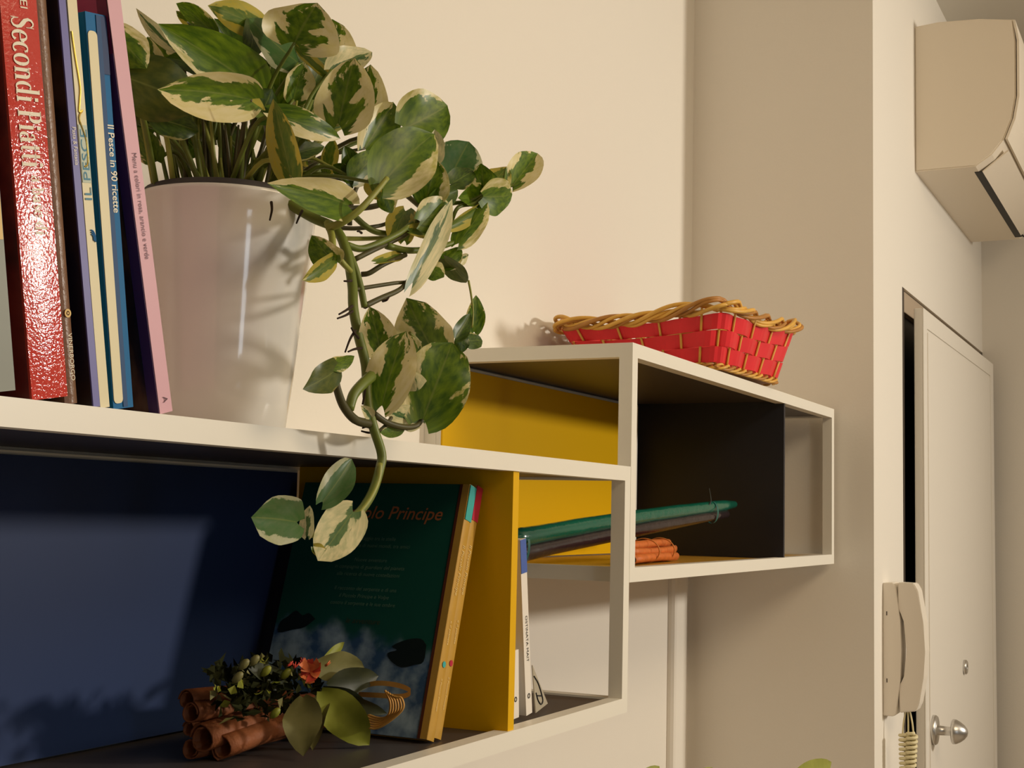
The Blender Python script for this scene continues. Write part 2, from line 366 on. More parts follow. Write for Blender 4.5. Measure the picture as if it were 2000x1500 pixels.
m_red.node_tree.nodes['Principled BSDF'].inputs['Coat Roughness'].default_value = .05
m_red.node_tree.links.new(_b.outputs[0], m_red.node_tree.nodes['Principled BSDF'].inputs['Coat Normal'])
m_rcov = patch_mat('red_photo_cover', [(.03,.008,.006), (.16,.012,.012), (.30,.03,.02), (.10,.03,.01)], 14, .3)
m_cream = mat('cream_paper', (.74, .66, .42), .45, .4)
M_letter = mat('cream_print', (.85, .78, .62), .5, .3)
b = book('cookbook', 'grey-green cookbook at the left end, edge of the row beside the red one', .9075, 1.012, ZB, .046, .43, .30, .175, m_gray, m_gray)
bm = BM(); box(bm, (.016, -.0005, .098), (.0305, .0005, .285)); mesh_obj('printed_panel', bm, m_gold, b, world=False)
b = book('cookbook', 'thick red cookbook titled Secondi Piatti with a crinkled glossy spine', .9745, 1.012, ZB, .0445, .44, .31, .18, m_rcov, m_red, hard=.002, bulge=.012, skew=.056, lean=.0)
bm = BM(); H = b['h']; th = b['th']
ms = lambda s, x: frame_mat((th*x, -.0009-.056*th*x, s), (0, 0, -1), (1, -.056, 0))
text_fit(bm, 'DEI', .0060, .0125, ms(.2585, .60), 'RIGHT')
didone(bm, 'Secondi Piatti', .0190, ms(.2530, .22), .02, .1000)
didone(bm, 'a base di', .0100, ms(.1485, .44), .05, .040)
mesh_obj('lettering', bm, M_letter, b, world=False, label='cream lettering', recalc=False)
m_bro = mat('brown_leather', (.20, .105, .06), .35, .5, bump=.15, bscale=300)
b = book('cookbook', 'narrow brown cookbook with gold emblem, right of the red one', 1.0215, 1.016, ZB, .0170, .45, .30, .178, m_bro, m_bro, bulge=.2)
bm = BM(); text_into(bm, 'VINERBORGO', .0052, spine_M(b, .032, .62, .0024), 'CENTER')
mesh_obj('lettering', bm, M_letter, b, world=False, recalc=False)
bm = BM(); lathe(bm, [(.0016, 0), (.0030, 0), (.0030, .0003), (.0016, .0003), (.0016, 0)], (b['th']*.55, -.0028, .062), 16, (0, -1, 0)); lathe(bm, [(0, 0), (.0008, 0), (.0008, .0004), (0, .0004)], (b['th']*.55, -.0028, .062), 8, (0, -1, 0))
mesh_obj('emblem', bm, m_gold, b, world=False)
m_drk = patch_mat('night_photo_cover', [(.006,.006,.02), (.008,.008,.03), (.03,.014,.012), (.10,.05,.035)], 12, .3, seed=3)
m_pur = mat('violet_print', (.11, .10, .34), .4, .4)
b = book('cookbook', 'dark cookbook with narrow violet spine, left of the cream one', 1.0575, 1.012, ZB, .0095, .46, .30, .19, m_drk, m_pur)
bm = BM(); text_fit(bm, 'Pasta & Fantasia', .0036, .026, spine_M(b, .194, .5)); mesh_obj('lettering', bm, M_letter, b, world=False, recalc=False)
b = book('cookbook', 'cream cookbook with gold script and blue IL PESCE on its spine', 1.0695, 1.014, ZB, .0135, .46, .30, .185, m_cream, m_cream)
th = b['th']
bm = BM(); text_fit(bm, 'IL PESCE', .0066, .049, spine_M(b, .146, .55, up=True)); mesh_obj('lettering', bm, mat('blue_print', (.06, .22, .33), .5, .3), b, world=False, label='blue lettering', recalc=False)
bm = BM(); tube(bm, smooth_path([(th*.12, -.0006, .262), (th*.30, -.0006, .245), (th*.55, -.0006, .225), (th*.40, -.0006, .215), (th*.25, -.0006, .207), (th*.60, -.0006, .208), (th*.2, -.0006, .202), (th*.75, -.0006, .187), (th*.72, -.0006, .172), (th*.35, -.0006, .169)]), .0006, 5)
mesh_obj('gold_script', bm, mat('gold_foil', (.85, .60, .12), .25, .6, metal=.7), b, world=False)
bm = BM()
for k in range(3): tube(bm, [(th*.5+.0035*math.cos(a)*(1-.25*k), -.0006, .119+.006*math.sin(a)*(1-.25*k)) for a in [i*.3-.4 for i in range(8)]], .0005, 5)
mesh_obj('wave_emblem', bm, mat('blue_print_2', (.05, .20, .45), .5, .3), b, world=False)
bm = BM(); box(bm, (.0004, -.0004, .158), (th-.0003, .0004, .198)); mesh_obj('printed_panel', bm, mat('pale_blue_print', (.50, .56, .46), .5, .3), b, world=False)
m_blue = mat('blue_gloss', (.004, .13, .33), .5, .18)
b = book('cookbook', 'shorter blue cookbook titled Il Pesce in 90 ricette', 1.0875, 1.013, ZB, .0300, .412, .30, .172, m_blue, m_blue)
th = b['th']; H = b['h']
bm = BM(); pr = []; rr = .0032
for cx_, cz_, a0 in ((th*.03+rr, .004+rr, 180), (th*.47-rr, .004+rr, 270), (th*.47-rr, H-.013-rr, 0), (th*.03+rr, H-.013-rr, 90)):
    pr += [Vector((cx_+rr*math.cos(math.radians(a0+t)), -.0007, cz_+rr*math.sin(math.radians(a0+t)))) for t in (0, 22, 45, 67, 90)]
prism(bm, pr, (0, .0005, 0)); mesh_obj('printed_panel', bm, m_cream, b, world=False, label='cream panel with rounded corners')
bm = BM(); box(bm, (th*.70, -.0006, H-.042), (th-.0003, -.0001, H-.001)); mesh_obj('spine_head', bm, mat('deep_blue_print', (.012, .035, .12), .5, .3), b, world=False)
bm = BM(); box(bm, (th*.48, -.0006, .001), (th*.70, -.0002, H-.001)); mesh_obj('spine_shade', bm, mat('blue_in_shade', (.006, .055, .17), .5, .3), b, world=False)  # darker blue paints the shade cast by the cream book beside it
bm = BM(); text_fit(bm, 'Il Pesce in 90 ricette', .0062, .0625, spine_M(b, .2025, .80, .0008), 'LEFT', 0, .012); mesh_obj('lettering', bm, M_letter, b, world=False, label='cream lettering', recalc=False)
m_pink = mat('pink_print', (.66, .36, .42), .45, .4)
m_pcov = patch_mat('dark_food_photo', [(.012,.006,.010), (.05,.016,.014), (.25,.09,.04), (.75,.50,.22), (.12,.025,.02)], 11, .25, (1, 1.5, .6), seed=5)
b = book('cookbook', 'pink-spined cookbook titled Menu a colori last in the row beside the pot', 1.1540, 1.008, ZB, .0205, .46, .31, .256, m_pcov, m_pink, m_other=m_pink)
th = b['th']; H = b['h']
bm = BM(); box(bm, (-.0006, .0006, .262), (-.0001, .206, H-.0005)); mesh_obj('title_band', bm, mat('magenta_print', (.32, .03, .12), .4, .4), b, world=False, label='magenta band')
bm = BM(); box(bm, (-.0006, .0006, .0005), (-.0001, .010, H-.0005)); mesh_obj('violet_edge', bm, mat('violet_edge_print', (.07, .02, .10), .4, .4), b, world=False)
bm = BM(); text_fit(bm, 'Menu a colori in rosa, arancio e verde', .0046, .0770, spine_M(b, .1915, .5), 'LEFT')
M_plum = mat('plum_print', (.12, .05, .07), .5, .3); mesh_obj('lettering', bm, M_plum, b, world=False, label='dark lettering', recalc=False)
bm = BM(); text_into(bm, 'A', .007, spine_M(b, .010, .5)); mesh_obj('foot_letter', bm, M_plum, b, world=False, recalc=False)

# ================================================================ picture books in the lower shelf
ZL = -.3520
def cover_picture():
    m = mat('picture_cover', (.01, .06, .045), .35, .45); nt = m.node_tree; p = nt.nodes['Principled BSDF']
    tc = nt.nodes.new('ShaderNodeTexCoord'); sp = nt.nodes.new('ShaderNodeSeparateXYZ'); nt.links.new(tc.outputs['Object'], sp.inputs[0])
    n1 = nt.nodes.new('ShaderNodeTexNoise'); n1.inputs['Scale'].default_value = 16; n1.inputs['Detail'].default_value = 3; nt.links.new(tc.outputs['Object'], n1.inputs['Vector'])
    ad = nt.nodes.new('ShaderNodeMath'); ad.operation = 'MULTIPLY_ADD'; ad.inputs[1].default_value = -.11
    nt.links.new(n1.outputs['Fac'], ad.inputs[0]); nt.links.new(sp.outputs['Z'], ad.inputs[2])
    r = nt.nodes.new('ShaderNodeValToRGB'); e = r.color_ramp.elements
    e[0].position = .038; e[0].color = (1, 1, 1, 1); e[1].position = .056; e[1].color = (0, 0, 0, 1); nt.links.new(ad.outputs[0], r.inputs[0])
    n2 = nt.nodes.new('ShaderNodeTexNoise'); n2.inputs['Scale'].default_value = 34; n2.inputs['Detail'].default_value = 6; nt.links.new(tc.outputs['Object'], n2.inputs['Vector'])
    hill = nt.nodes.new('ShaderNodeValToRGB'); h = hill.color_ramp.elements; h[0].position = .38; h[0].color = (.04, .10, .21, 1); h[1].position = .66; h[1].color = (.36, .50, .60, 1)
    nt.links.new(n2.outputs['Fac'], hill.inputs[0])
    mx = nt.nodes.new('ShaderNodeMix'); mx.data_type = 'RGBA'; mx.inputs[6].default_value = (.008, .085, .060, 1)
    nt.links.new(r.outputs[0], mx.inputs[0]); nt.links.new(hill.outputs[0], mx.inputs[7]); nt.links.new(mx.outputs[2], p.inputs['Base Color'])
    return m
m_pic = cover_picture()
m_goldsp = mat('gold_spine', (.54, .31, .055), .3, .5, var=.12, vscale=60)
m_copper = mat('copper_print', (.66, .22, .08), .35, .5, metal=.3)
m_pale = mat('pale_green_print', (.13, .24, .17), .5, .3)
for k, (bx, lab, tc_) in enumerate(((1.8476, 'green picture book with snowy hills on its cover, turquoise spine head', (.05, .42, .40)), (1.8702, 'picture book with red spine head behind the green one', (.50, .02, .06)))):
    b = book('picture_book', lab, bx, 1.060, ZL+.0066, .0215, .410, .325, -.290, m_pic if k == 0 else m_goldsp, m_goldsp, hard=.0014, bulge=.05, m_other=m_goldsp, group=None)
    th = b['th']; H = b['h']
    bm = BM(); box(bm, (.0003, -.0012, H-.040), (th-.0003, -.0003, H-.0005)); mesh_obj('spine_head', bm, mat('spine_head_%d' % k, tc_, .35, .5), b, world=False)
    bm = BM(); text_into(bm, 'Il Piccolo Principe', .0078, spine_M(b, H-.068, .5, .0013), 'LEFT'); text_into(bm, 'e il pianeta', .0060, spine_M(b, H-.152, .5, .0013), 'LEFT')
    text_into(bm, 'Il Piccolo Principe', .0048, spine_M(b, .065, .5, .0013), 'LEFT')
    mesh_obj('lettering', bm, mat('spine_ink_%d' % k, (.80, .60, .26), .4, .4), b, world=False, recalc=False)
    bm = BM(); lathe(bm, [(0, 0), (.0034, 0), (.0034, .0003), (0, .0003)], (th*.5, -.0011, .080), 16, (0, -1, 0)); mesh_obj('spine_badge', bm, mat('badge_%d' % k, tc_, .4, .4), b, world=False)
    if k == 0:
        bm = BM(); box(bm, (-.0006, .0002, .0003), (-.00005, .0085, H-.0003)); mesh_obj('hinge_strip', bm, m_goldsp, b, world=False, label='gold hinge strip')
        bm = BM(); box(bm, (-.0009, .0085, .0003), (-.00005, .0118, H-.0003)); mesh_obj('hinge_groove', bm, mat('dark_copper', (.10, .025, .012), .4, .4), b, world=False)
        F = lambda y, z: frame_mat((-.0008, y, z), (0, -1, 0), (0, 0, 1))
        bm = BM(); text_into(bm, 'Il Piccolo Principe', .0215, F(.106, H-.036), 'CENTER', .25, .0002); mesh_obj('title', bm, m_copper, b, world=False, label='copper title lettering', recalc=False)
        bm = BM()
        lines = ['Un viaggio tra le stelle', 'alla scoperta di nuovi mondi, tra amici', '', 'Nuove avventure', 'in compagnia di guardiani del pianeta', 'alla ricerca di nuove costellazioni', '', 'Il racconto del serpente e di una', 'il Piccolo Principe e Volpe', 'contro il serpente e le sue ombre']
        for i, s in enumerate(lines):
            if s: text_into(bm, s, .0062, F(.110, H-.066-.0083*i), 'CENTER', .2)
        mesh_obj('back_text', bm, m_pale, b, world=False, label='small pale green text', recalc=False)
        bm = BM(); text_into(bm, 'le avventure', .009, F(.105, H-.160), 'CENTER', .2); mesh_obj('sub_title', bm, mat('dull_copper_print', (.06, .07, .04), .4, .4), b, world=False, recalc=False)
        for (pc, nm) in ((((.020,.098),(.028,.104),(.045,.102),(.062,.094),(.055,.090),(.066,.086),(.060,.078),(.046,.072),(.030,.076),(.020,.080)), 'printed_rock'), (((.168,.118),(.178,.124),(.186,.121),(.196,.126),(.205,.119),(.214,.112),(.214,.100),(.196,.104),(.180,.108)), 'printed_rock')):
            bm = BM(); prism(bm, smooth_path([(-.0007, y, z) for y, z in pc+(pc[0],)], 3)[:-1], (.0004, 0, 0)); mesh_obj(nm, bm, mat('night_rock_print', (.006, .014, .014), .5, .3), b, world=False)

# ================================================================ small things right of the yellow divider
m_paper = mat('white_card', (.80, .74, .66), .5, .35)
b = book('paperback', 'tall white paperback with blue spine head leaning by the divider', 2.163, 1.045, ZL+.0062, .0235, .305, .16, .135, m_paper, m_paper)
th = b['th']; H = b['h']
bm = BM(); box(bm, (.0002, -.0006, H-.040), (th-.0002, -.0001, H-.0003)); mesh_obj('spine_head', bm, mat('cobalt_print', (.06, .12, .42), .4, .4), b, world=False)
bm = BM(); text_into(bm, 'OSTINATA MAIT', .0074, spine_M(b, .117, .55), 'LEFT'); mesh_obj('lettering', bm, M_black, b, world=False, recalc=False)
def ring(bm, c, r, t=.0009): lathe(bm, [(r-t, 0), (r, 0), (r, .0003), (r-t, .0003), (r-t, 0)], c, 18, (0, -1, 0))
bm = BM(); ring(bm, (th*.5, -.0004, .022), .0030); mesh_obj('emblem', bm, M_black, b, world=False)
b = book('paperback', 'shorter white paperback tucked between the divider and the tall one', 2.108, 1.045, ZL+.0062, .026, .115, .15, .06, m_paper, m_paper)
bm = BM(); ring(bm, (b['th']*.5, -.0004, .022), .0030); mesh_obj('emblem', bm, M_black, b, world=False)
sq = thing('set_square', 'small grey triangular card with dark arc beside the tall white paperback', 'card', U(2.215, 1.04, ZL+.0062))
A = Vector(U(2.2035, 1.046, ZL+.0065)); Bq = Vector(atz(1070, 1374, ZL+.0065)); top = Vector(at(1040, 1299, 1.065))
m_card = mat('grey_card', (.42, .37, .28), .45, .4)
bm = BM(); nn = (Bq-A).cross(top-A).normalized()
if nn.y > 0: nn = -nn
prism(bm, [A, Bq, top], -nn*.0012); mesh_obj('plate', bm, m_card, sq)
bm = BM(); P = lambda a, c: A + (Bq-A)*a + (top-A)*c + nn*.0007
tube(bm, smooth_path([P(.02, .76), P(.30, .56), P(.50, .30), P(.56, .14), P(.40, .10), P(.20, .22), P(.08, .40)]), .0008, 5)
tube(bm, [P(.14, .33), P(.50, .26)], .0008, 5); mesh_obj('printed_mark', bm, M_black, sq)
# ================================================================ trailing plant in the white pot
def leaf_mat(name, thr, amp, green1, green2, cream1, cream2, side=0.0, gloss=.36):
    m = bpy.data.materials.new(name); m.use_nodes = True; nt = m.node_tree; N = nt.nodes; L = nt.links; p = N['Principled BSDF']
    p.inputs['Roughness'].default_value = gloss; p.inputs['Specular IOR Level'].default_value = .45
    at_ = N.new('ShaderNodeAttribute'); at_.attribute_name = 'luv'; oi = N.new('ShaderNodeObjectInfo')
    sep = N.new('ShaderNodeSeparateColor'); L.new(at_.outputs['Color'], sep.inputs[0])
    def math_(op, a, b=None, c=None):
        n = N.new('ShaderNodeMath'); n.operation = op
        for i, v in enumerate((a, b, c)):
            if v is None: continue
            if isinstance(v, (int, float)): n.inputs[i].default_value = v
            else: L.new(v, n.inputs[i])
        return n.outputs[0]
    u = math_('MULTIPLY_ADD', sep.outputs[0], 2.0, -1.0); v = sep.outputs[1]; ab = sep.outputs[2]
    cmb = N.new('ShaderNodeCombineXYZ'); L.new(math_('MULTIPLY', u, 1.3), cmb.inputs[0]); L.new(math_('ADD', math_('MULTIPLY', v, 2.3), math_('MULTIPLY', ab, -.9)), cmb.inputs[1])
    n1 = N.new('ShaderNodeTexNoise'); n1.noise_dimensions = '4D'; n1.inputs['Scale'].default_value = 1.7; n1.inputs['Detail'].default_value = 5; n1.inputs['Roughness'].default_value = .52
    L.new(cmb.outputs[0], n1.inputs['Vector']); L.new(math_('MULTIPLY', oi.outputs['Random'], 37.0), n1.inputs['W'])
    skew = math_('MULTIPLY', math_('SUBTRACT', at_.outputs['Alpha'], 1.0), u)
    val = math_('ADD', math_('SUBTRACT', math_('MULTIPLY_ADD', math_('SUBTRACT', n1.outputs['Fac'], .5), amp, thr), math_('MULTIPLY', ab, .85)), skew)
    val = math_('SUBTRACT', val, math_('MULTIPLY', math_('POWER', v, 4.0), .35))
    mask = N.new('ShaderNodeMapRange'); mask.inputs['From Min'].default_value = -.015; mask.inputs['From Max'].default_value = .03; L.new(val, mask.inputs['Value'])
    n2 = N.new('ShaderNodeTexNoise'); n2.noise_dimensions = '4D'; n2.inputs['Scale'].default_value = 3.5; n2.inputs['Detail'].default_value = 3
    L.new(cmb.outputs[0], n2.inputs['Vector']); L.new(math_('MULTIPLY', oi.outputs['Random'], 91.0), n2.inputs['W'])
    def mix(f, a, b):
        x = N.new('ShaderNodeMix'); x.data_type = 'RGBA'
        if isinstance(f, (int, float)): x.inputs[0].default_value = f
        else: L.new(f, x.inputs[0])
        for i, c in ((6, a), (7, b)):
            if isinstance(c, tuple): x.inputs[i].default_value = (*c, 1)
            else: L.new(c, x.inputs[i])
        return x.outputs[2]
    mr = N.new('ShaderNodeMapRange'); mr.inputs['From Min'].default_value = .35; mr.inputs['From Max'].default_value = .68; L.new(n2.outputs['Fac'], mr.inputs['Value'])
    col = mix(mask.outputs[0], mix(mr.outputs[0], cream1, cream2), mix(mr.outputs[0], green1, green2))
    rib = N.new('ShaderNodeMapRange'); rib.inputs['From Min'].default_value = .045; rib.inputs['From Max'].default_value = .015; L.new(math_('ABSOLUTE', u), rib.inputs['Value'])
    col = mix(math_('MULTIPLY', rib.outputs[0], .45), col, (.22, .26, .06))
    L.new(col, p.inputs['Base Color'])
    tr = N.new('ShaderNodeBsdfTranslucent'); L.new(col, tr.inputs['Color']); ms_ = N.new('ShaderNodeMixShader'); ms_.inputs[0].default_value = .28
    L.new(p.outputs[0], ms_.inputs[1]); L.new(tr.outputs[0], ms_.inputs[2]); L.new(ms_.outputs[0], N['Material Output'].inputs['Surface'])
    return m
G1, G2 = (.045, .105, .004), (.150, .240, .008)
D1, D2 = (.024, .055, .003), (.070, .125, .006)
C1, C2 = (.76, .67, .38), (.68, .59, .25)
Y1, Y2 = (.50, .40, .05), (.30, .30, .03)
LM = {
 'v': leaf_mat('leaf_variegated', .40, 1.55, G1, G2, C1, C2),
 'w': leaf_mat('leaf_mostly_cream', .20, .9, (.05, .12, .04), (.12, .20, .06), C1, (.50, .50, .26)),
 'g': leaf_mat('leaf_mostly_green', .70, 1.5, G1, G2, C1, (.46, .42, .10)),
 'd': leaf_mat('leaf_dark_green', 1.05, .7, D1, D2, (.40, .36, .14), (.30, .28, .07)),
 'y': leaf_mat('leaf_yellowing', .40, 1.1, (.07, .14, .012), (.16, .20, .02), Y1, (.42, .38, .08)),
 'p': leaf_mat('leaf_pale_grey_green', .66, .8, (.09, .16, .05), (.05, .14, .03), (.52, .52, .36), (.44, .46, .24)),
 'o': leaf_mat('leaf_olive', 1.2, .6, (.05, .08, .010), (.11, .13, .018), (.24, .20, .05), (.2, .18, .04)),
}
LEAFN = [0]
def leaf(root, b, t, wd, kind, y0, y1=None, tilt=0.0, cup=.25, droop=.12, wave=.05, bend=0.0, prof=(.55, .85), name='leaf', label=None, lobe=.14, nu=8, nv=12, skew=None):
    # b, t: surveyed base and tip, y0/y1 their depths (units), wd the breadth across in survey pixels
    B = at(b[0], b[1], y0); Tp = at(t[0], t[1], y0 if y1 is None else y1)
    return leaf3(root, B, Tp, wd, kind, tilt, cup, droop, wave, bend, prof, name, label, lobe, nu, nv, None, skew)
def leaf3(root, B, Tp, wd, kind, tilt=0.0, cup=.25, droop=.12, wave=.05, bend=0.0, prof=(.55, .85), name='leaf', label=None, lobe=.14, nu=8, nv=12, m=None, skew=None):
    rnd = random.Random(LEAFN[0]*13+5); LEAFN[0] += 1
    a = Tp-B; Ln = a.length; a.normalize(); mid = (B+Tp)/2; v = mid-Vector((0, 0, CZ)); dist = v.length; v.normalize()
    s = a.cross(v).normalized(); n = s.cross(a).normalized()
    if n.dot(v) > 0: n = -n; s = -s
    W = wd*dist/FPX/max(.35, math.cos(tilt))
    R = Matrix.Rotation(tilt, 3, a); s = R@s; n = R@n
    skew = rnd.uniform(-.42, .42) if skew is None else skew
    p1, p2 = prof; pk = (p1/(p1+p2))**p1*(p2/(p1+p2))**p2
    bm = BM(); lay = bm.verts.layers.float_color.new('luv'); grid = []
    ph = rnd.random()*6; droop *= 1+.4*(rnd.random()-.5)
    for j in range(nv+1):
        vv = (j/nv)**1.25 if j else 0; row = []
        w_ = (max(vv, .012)**p1)*((1-vv)**p2)/pk
        for i in range(nu+1):
            uu = i/nu*2-1; au = abs(uu)
            x = uu*w_*W/2*(1-.10*cup*au)
            y = vv*Ln - lobe*Ln*(au**1.4)*((1-vv)**2.2)
            h = cup*W*.5*w_*(au**1.5) - droop*Ln*(vv**2) + wave*W*math.sin(vv*9+ph+uu*1.5)*au*au*w_
            x += bend*Ln*vv*vv
            ve = bm.verts.new(B + a*y + s*x + n*(h + droop*Ln*vv*.6)); ve[lay] = ((uu+1)/2, vv, au*w_, 1+skew)
            row.append(ve)
        grid.append(row)
    for j in range(nv):
        for i in range(nu): bm.faces.new((grid[j][i], grid[j][i+1], grid[j+1][i+1], grid[j+1][i]))
    return mesh_obj(name, bm, m or LM[kind], root, True, label=label, recalc=False)
PX, PY = 1.512, 1.215
plant = thing('potted_plant', 'variegated trailing plant in a glossy white pot on the upper shelf board', 'plant', U(PX, PY, ZB))
cz = U(PX, PY, ZB)
pr_ = [(0, 0), (.086, 0), (.091, .004), (.098, .06), (.106, .14), (.1145, .22), (.1205, .28), (.124, .318), (.1265, .322), (.1265, .327), (.121, .329), (.117, .322), (.106, .22), (.08, .02), (0, .015)]
bm = BM(); lathe(bm, [(r*S, z*S) for r, z in pr_], cz, 72); mesh_obj('pot', bm, M_pot, plant, True)
bm = BM(); lathe(bm, [(.100*S, .20*S), (.116*S, .322*S), (.1165*S, .337*S), (.114*S, .338*S), (.112*S, .325*S), (.095*S, .20*S)], cz, 60); mesh_obj('nursery_pot', bm, M_inner, plant, True, label='dark grey inner pot rim')
bm = BM(); lathe(bm, [(0, .318*S), (.06*S, .321*S), (.112*S, .312*S)], cz, 40); mesh_obj('soil', bm, M_soil, plant, True)

M_stem = mat('stem_green', (.13, .165, .020), .45, .4, var=.35, vscale=30)
M_stemd = mat('stem_brown', (.070, .062, .018), .5, .35, var=.4, vscale=40)
M_stemp = mat('petiole_pale', (.28, .29, .05), .45, .4, var=.25, vscale=30)
M_root = mat('aerial_root', (.030, .016, .008), .7, .2)
def stem(pts, r, m, name='stem'):         # pts: (px, py, depth)
    P_ = smooth_path([at(*p) for p in pts], 5); bm = BM()
    tube(bm, P_, [r[0]+(r[1]-r[0])*i/(len(P_)-1) for i in range(len(P_))], 8); return mesh_obj(name, bm, m, plant, True)
q = .00052                                 # metres per survey pixel near the plant
# the long vine that runs over the rim and hangs in front of the board
stem([(520,365,1.14),(560,395,1.10),(610,425,1.07),(655,447,1.04),(676,490,1.02),(688,555,1.0),(690,600,.985),(700,655,.975),(714,712,.965),(718,780,.955),(728,830,.945),(745,885,.94),(742,915,.938),(727,962,.936),(702,1000,.934),(668,1024,.932)], (9.5*q, 7.5*q), M_stem)
stem([(668,1024,.932),(640,1040,.931),(605,1046,.930)], (7*q, 4*q), M_stemp)
stem([(742,905,.936),(738,940,.934),(722,975,.932),(700,1004,.930)], (5*q, 3*q), M_stemp, 'leaf_sheath')
stem([(640,435,1.05),(668,468,1.03),(690,515,1.01),(704,560,1.0),(712,600,.995)], (7.5*q, 6*q), M_stem)
stem([(712,598,.995),(745,582,.99),(780,566,.985),(800,545,.98),(818,520,.98)], (5.5*q, 4*q), M_stemd, 'petiole')
stem([(690,566,1.0),(725,560,1.0),(770,553,.99),(800,549,.985),(838,530,.985)], (4*q, 3*q), M_stemd, 'petiole')
stem([(640,445,1.03),(665,436,1.01),(700,412,.99),(730,380,.98),(756,348,.975)], (8*q, 5*q), M_stemp, 'petiole')
stem([(690,420,1.06),(712,440,1.05),(735,453,1.04),(768,456,1.03),(795,445,1.02),(815,425,1.02),(832,395,1.02)], (6.5*q, 4.5*q), M_stem)
stem([(676,478,1.03),(706,486,1.02),(742,474,1.01),(780,455,1.0),(800,440,1.0),(822,430,1.0)], (7*q, 4.5*q), M_stem)
stem([(692,507,1.02),(730,488,1.01),(765,472,1.01),(800,452,1.0),(830,405,1.0)], (5*q, 4*q), M_stemd)
stem([(755,480,1.01),(795,489,1.0),(845,486,.995),(880,476,.99),(897,470,.985)], (7*q, 4.5*q), M_stem, 'petiole')
stem([(706,536,1.02),(722,533,1.01),(750,516,1.0),(792,498,1.0)], (5*q, 4.5*q), M_stemd)
stem([(540,386,1.12),(580,405,1.10),(625,415,1.08),(680,408,1.07),(735,402,1.07),(790,378,1.06),(822,352,1.06)], (6.5*q, 5*q), M_stemd)
stem([(660,445,1.09),(700,446,1.08),(745,440,1.07),(765,430,1.06)], (4.5*q, 3.5*q), M_stemd)
stem([(683,440,1.10),(684,410,1.10),(694,372,1.10),(706,352,1.10)], (5*q, 4*q), M_stemd, 'petiole')
stem([(765,360,1.08),(790,378,1.08),(818,402,1.07)], (6*q, 5*q), M_stemd)
stem([(668,466,1.06),(720,466,1.06),(770,462,1.05),(840,450,1.03),(880,438,1.01)], (4.5*q, 3.5*q), M_stemp)
stem([(880,438,1.0),(895,405,.99),(925,398,.985),(948,382,.98)], (4*q, 4*q), M_stem, 'petiole')
stem([(820,430,1.02),(845,410,1.01),(880,398,1.0),(920,392,.99),(960,372,.985),(1002,362,.98)], (5*q, 3.5*q), M_stem)
stem([(830,400,1.02),(838,370,1.02),(832,345,1.02)], (4*q, 3*q), M_stem, 'petiole')
stem([(640,435,1.04),(648,460,1.02),(652,490,1.01),(668,512,1.0),(685,530,1.0)], (7*q, 5*q), M_stemp, 'petiole')
stem([(722,828,.948),(694,820,.945),(672,795,.943),(660,765,.942),(654,735,.942),(655,718,.942)], (8*q, 6*q), M_stemd, 'petiole')
stem([(682,800,.944),(690,772,.944),(706,752,.945),(725,735,.95)], (8*q, 10*q), M_stem, 'leaf_sheath')
stem([(730,808,.945),(755,825,.94),(788,834,.935),(812,832,.932),(824,820,.93)], (6*q, 4.5*q), M_stemd, 'petiole')
stem([(738,845,.946),(752,832,.945),(765,815,.945)], (4*q, 3*q), M_stemd)
stem([(805,700,.96),(815,690,.955),(812,665,.955),(800,650,.955)], (4*q, 3*q), M_stemp, 'petiole')
stem([(915,548,.98),(920,575,.975),(924,610,.975),(922,640,.975)], (2.5*q, 2*q), M_stemp)
for (x0, y0, x1, y1, x2, y2) in ((688,598,676,606,662,614), (688,608,675,616,659,622), (694,646,684,662,674,688), (706,680,692,682,680,687), (716,738,712,770,708,790), (728,826,718,832,708,836), (736,838,722,845,706,842), (686,548,680,549,672,549), (700,660,692,650,686,640), (530,395,531,410,527,430), (590,412,584,424,579,436), (706,455,702,452,698,452), (748,588,755,586,760,580)):
    stem([(x0, y0, .965 if y0 > 500 else 1.06), (x1, y1, .955 if y0 > 500 else 1.05), (x2, y2, .955 if y0 > 500 else 1.045)], (2.6*q, 1.5*q), M_root, 'aerial_root')

